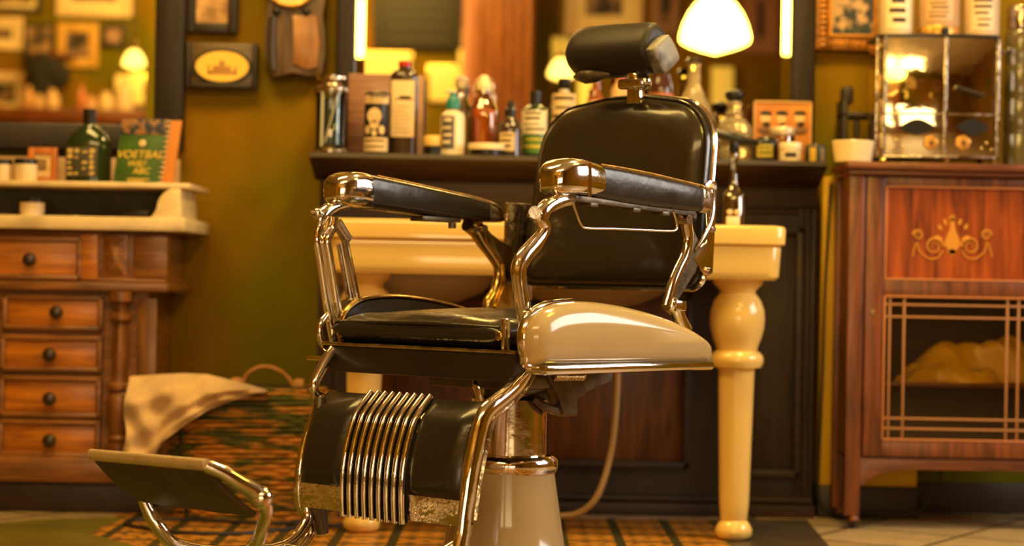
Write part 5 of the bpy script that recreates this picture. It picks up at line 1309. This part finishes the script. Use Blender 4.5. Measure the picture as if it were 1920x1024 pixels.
v = at(8, 398, 5.50); t = thing('hand_mirror', 'dark oval hand mirror lying at the left of the lower marble top', 'mirror', (v.x, 5.50, DT)); MB().lathe([(.025, 0), (.028, .004), (.025, .008), (0, .009)], 24).build('back', darkpaint, t)
MB().box(.02, .065, -.006, .006, 0, .008, .003).build('handle', darkpaint, t)

# ------------------------------------------------------------------ pictures and clock on the wall
YWF = YW - .001
picture(rect(350, -110, 447, 62, 5.83), YWF, -1, 'black framed print on the ochre wall, upper one beside the left mirror', darkf, .028, 0, mat('print_brown', (.68, .40, .16), .5, col2=(.30, .15, .05), vscale=22), .03)
xc, zc, w, h = rect(351, 82, 484, 167, 5.83); x0, x1, z0, z1 = xc - w / 2, xc + w / 2, zc - h / 2, zc + h / 2
t = thing('oval_picture', 'dark wood frame with a golden oval picture on the ochre wall', 'picture', (xc, YWF, z0))
wobj(MB().box(x0, x1, 5.815, YWF, z0, z1, .004), 'back_board', wood('olive_board', (.05, .03, .01), (.16, .09, .02), False), t)
q = MB(); fw = .013
for a, b_, c, d in ((x0, x0 + fw, z0, z1), (x1 - fw, x1, z0, z1), (x0 + fw, x1 - fw, z0, z0 + fw)): q.box(a, b_, 5.795, 5.83, c, d, .004)
wobj(q, 'frame', wood_frame, t)
ox, oz = at(417, 125, 5.81).x, at(417, 125, 5.81).z
wobj(MB().disc((ox, 5.812, oz), .085, t=.008, seg=40, rz=.052), 'oval_border', mat('border_black', (.03, .02, .01), .4), t)
wobj(MB().disc((ox, 5.806, oz), .076, t=.006, seg=40, rz=.044), 'oval_print', mat('golden_print', (.95, .58, .08), .45), t)
b = MB(); b.box(ox - .040, ox + .042, 5.8010, 5.8035, oz - .022, oz - .012, .001); b.box(ox - .040, ox - .034, 5.8010, 5.8035, oz - .022, oz + .004, .001); b.box(ox + .036, ox + .042, 5.8010, 5.8035, oz - .022, oz + .0, .001); b.box(ox - .026, ox + .026, 5.8010, 5.8035, oz - .012, oz + .002, .001); b.ball((ox, 5.803, oz + .008), .010, sc=(1, .15, 1)); wobj(b, 'engraving', mat('sepia_ink', (.45, .22, .05), .6), t)
# clock
xc, zc, w, h = rect(500, -150, 612, 148, 5.80)
t = thing('wall_clock', 'carved brown wall clock with a gilt-ringed dial cut off by the top of the picture', 'clock', (xc, YWF, zc - h / 2))
k = 5.80 / FPX; bz = zc - h / 2
def ck(px, py): c = at(px, py, 5.80); return c.x, c.z
pts = [ck(*p) for p in ((503, 30), (498, 60), (497, 100), (500, 135), (512, 145), (530, 143), (552, 134), (575, 142), (592, 146), (604, 140), (610, 100), (609, 60), (603, 30), (612, 0), (606, -60), (556, -120), (508, -60), (500, 0))]
wobj(MB().prism(pts, 'y', 5.79, YWF, .004), 'case', wood('walnut', (.035, .022, .006), (.16, .075, .015), True), t)
pts = [ck(*p) for p in ((548, 30), (552, 80), (550, 120), (575, 132), (595, 128), (600, 80), (594, 30))]
wobj(MB().prism(pts, 'y', 5.782, 5.80, .003), 'carved_panel', wood('orange_walnut', (.16, .06, .012), (.42, .17, .03), True), t)
c = at(513, 90, 5.78); wobj(MB().tube([at(512, 32, 5.782), at(509, 90, 5.782), at(512, 132, 5.782)], .011, seg=12), 'side_column', mat('ebonised', (.05, .035, .025), .3), t)
for px in (518, 574): wobj(MB().ball(at(px, 20, 5.78), .013), 'boss', darkpaint, t)
c = at(546, -38, 5.785)
q = wobj(MB().prism([(c.x + .073 * math.cos(2 * PI * i / 40), c.z + .073 * math.sin(2 * PI * i / 40)) for i in range(40)], 'y', 5.770, 5.80), 'dial', mat('dial_cream', (.85, .62, .25), .4), t)
wobj(MB().tube([(c.x + .076 * math.cos(2 * PI * i / 40), 5.772, c.z + .076 * math.sin(2 * PI * i / 40)) for i in range(40)], .007, seg=8, smooth=1, closed=True), 'dial_ring', gold, q)
# gilt frame at the right
r = rect(1531, -110, 1668, 94, 5.81); xc, zc, w, h = r; x0, x1, z0, z1 = xc - w / 2, xc + w / 2, zc - h / 2, zc + h / 2
t = thing('gilt_picture_frame', 'ornate beaded gilt frame with a dark figured print on the wall above the cabinet', 'picture', (xc, YWF, z0))
gf = mat('orange_gilt', (.62, .24, .03), .4, .3, var=.5, vscale=40); q = MB(); fw = .045
for a, b_, c, d in ((x0, x0 + fw, z0, z1), (x1 - fw, x1, z0, z1), (x0 + fw, x1 - fw, z0, z0 + fw), (x0 + fw, x1 - fw, z1 - fw, z1)): q.box(a, b_, 5.815, YWF, c, d, .006)
fr_ = wobj(q, 'frame', gf, t); q = MB(); n = 0
z = z0 + .012
while z < z1: q.ball((x0 + .022, 5.812, z), .0085, seg=8, sc=(1.5, .7, .8)); z += .016
x = x0 + .012
while x < x1: q.ball((x, 5.812, z0 + .018), .0085, seg=8, sc=(.8, .7, 1.3)); x += .016
wobj(q, 'beading', gf, fr_)['kind'] = 'stuff'
q = MB().box(x0 + fw - .006, x0 + fw, 5.805, 5.83, z0 + fw - .006, z1 - fw).box(x0 + fw, x1 - fw, 5.805, 5.83, z0 + fw - .006, z0 + fw); wobj(q, 'inner_bead', mat('bright_gilt', (.8, .35, .05), .3, .4), fr_)
wobj(bx(x0 + fw, x1 - fw, 5.82, 5.84, z0 + fw, z1 - fw), 'print', mat('figured_print', (.55, .34, .18), .5, col2=(.03, .04, .045), vscale=26, lo=.44, hi=.56), t)

# ------------------------------------------------------------------ wicker basket with cloth
YK = 5.34
bx0, bx1 = at(305, 850, YK).x, at(640, 850, YK).x; zt2 = at(450, 728, YK).z
bc = ((bx0 + bx1) / 2, 5.485, 0)
bt = thing('wicker_basket', 'large lidded wicker hamper with a woven handle, on the floor behind the footrest', 'basket', bc)
HX, HY = (bx1 - bx0) / 2, .135; HH = zt2
def bprof(t_): return .86 + .16 * math.sin(PI * (.10 + .62 * t_)) - (.30 * max(0, (t_ - .80) / .20) ** 2.2)
def bpt(a, t_, o=0):
    k = bprof(t_); n = 3.2; c, s_ = math.cos(a), math.sin(a)
    return Vector(((HX * k + o) * math.copysign(abs(c) ** (2 / n), c), (HY * k + o) * math.copysign(abs(s_) ** (2 / n), s_), HH * t_))
rings = [[bpt(2 * PI * i / 48, t_, -.006) for i in range(48)] for t_ in [k / 12 for k in range(13)]]
wick = mat('wicker', (.62, .25, .025), .5, 0, col2=(.085, .090, .006), vscale=11, stretch=(1, 1, 5), lo=.44, hi=.58)
MB().loft(rings).build('core', mat('basket_inside', (.04, .032, .010), .8), bt)
b = MB(); rows = 30; rs = random.Random(4)
for r_ in range(rows):
    t_ = (r_ + .5) / rows; P = []; ph = (r_ % 2) * PI
    for i in range(96):
        a = 2 * PI * i / 96; P.append(bpt(a, min(.995, max(.004, t_ + .006 * math.sin(a * 5 + r_))), .0035 * math.sin(a * 24 + ph)))
    b.tube(P, .0052, seg=6, smooth=1, closed=True)
b.build('weave', wick, bt)
for a in (-.80, -2.3): MB().tube([bpt(a, t_, .008) for t_ in [k / 12 for k in range(13)]], .006, seg=8, smooth=2).build('corner_rib', mat('dark_cane', (.03, .022, .012), .5), bt)
b = MB(); hx = at(490, 710, YK).x - bc[0]
P = [(hx - .075, 0, HH * .97), (hx - .055, 0, HH + .030), (hx - .02, 0, HH + .050), (hx + .02, 0, HH + .046), (hx + .055, 0, HH + .022), (hx + .075, 0, HH * .97)]
for o_ in (-.006, .006):
    b.tube([(x, o_ * math.cos(i * 2), z) for i, (x, y, z) in enumerate(P)], .006, seg=8)
b.build('handle', mat('cane_handle', (.45, .20, .05), .5), bt)
for s in (-1, 1): MB().box(hx + s * .085 - .014, hx + s * .085 + .014, -.012, .012, HH - .01, HH + .020, .004).build('handle_block', mat('cane_block', (.6, .28, .08), .5), bt)
# draped towel: a sheet following the basket top and hanging over its left front
def drape():
    """towel outline in the picture plane turned into a sheet that lies over the lid and falls down the front"""
    outer = [(243, 706), (300, 702), (345, 700), (390, 702), (430, 712), (470, 722), (502, 732)]        # back/top edge
    lower = [(238, 876), (266, 874), (290, 858), (306, 828), (340, 802), (388, 770), (442, 748), (500, 736)]        # hanging lower edge
    nx, ny = 44, 26; mb = MB(); bm = mb.bm; g = {}; rs = random.Random(2)
    def interp(L, s):
        f = s * (len(L) - 1); i = min(int(f), len(L) - 2); t_ = f - i; return (L[i][0] * (1 - t_) + L[i + 1][0] * t_, L[i][1] * (1 - t_) + L[i + 1][1] * t_)
    for i in range(nx + 1):
        for j in range(ny + 1):
            s, t_ = i / nx, j / ny; a = interp(outer, s); c = interp(lower, s)
            # left side bulges outwards near the middle
            px = a[0] * (1 - t_) + c[0] * t_ - (9 * math.sin(PI * t_) ** 1.3 + 9 * math.sin(3 * PI * t_ - .8) * t_) * (1 - s) ** 3; py = a[1] * (1 - t_) + c[1] * t_
            wr = .016 * math.sin(s * 13 + t_ * 5 + 2 * math.sin(t_ * 4)) * (.2 + .8 * t_) + .010 * math.sin(s * 24 - t_ * 11 + math.sin(s * 9)) + .006 * math.sin(t_ * 17 + s * 7)
            Y = YK - .035 + .085 * (1 - min(1, t_ * 3.2)) ** 1.5 + wr - .010 * math.sin(PI * s)
            p = at(px, py, Y); p.x -= 0; g[i, j] = bm.verts.new(p)
    for i in range(nx):
        for j in range(ny): bm.faces.new((g[i, j], g[i, j + 1], g[i + 1, j + 1], g[i + 1, j]))
    r_ = bmesh.ops.solidify(bm, geom=bm.faces[:], thickness=.006)
    return mb
q = wobj(drape(), 'towel', mat('beige_towel', (.70, .46, .22), .85, var=.12, vscale=30, bump=.4, bscale=160, sheen=.5), None, (at(330, 760, YK).x, YK, HH), ang=70)
tag(q, 'crumpled beige towel thrown over the left end of the wicker hamper', 'towel')

# ------------------------------------------------------------------ cables
def floorpt(px, py, z=.006):
    d = ray(px, py); p = EYE + d * ((z - EYE.z) / d.z); return p
blackcord = mat('black_cord', (.02, .016, .012), .5)
P = [floorpt(*p) for p in ((640, 986), (560, 990), (460, 1000), (360, 1000), (290, 994), (238, 984), (252, 976), (330, 974), (420, 978), (520, 982), (600, 978))]
q = wobj(MB().tube(P, .006, seg=8, smooth=6), 'power_cord', blackcord, None, P[0]); tag(q, 'black cord looped on the patterned floor in front of the hamper', 'cord')
P = [at(*p) for p in ((1558, 345, 5.652), (1553, 430, 5.652), (1546, 560, 5.652), (1542, 700, 5.652), (1536, 850, 5.65), (1534, 920, 5.645), (1542, 950, 5.645), (1565, 966, 5.645), (1600, 972, 5.645), (1660, 972, 5.645), (1720, 960, 5.645), (1748, 930, 5.645), (1764, 890, 5.65), (1752, 872, 5.655))]
for p in P: p.z = max(p.z, .008)
q = wobj(MB().tube(P, .0042, seg=8, smooth=5), 'power_cord', blackcord, None, P[-5]); tag(q, 'black cord hanging in the gap beside the mantel and running under the glazed cabinet', 'cord')
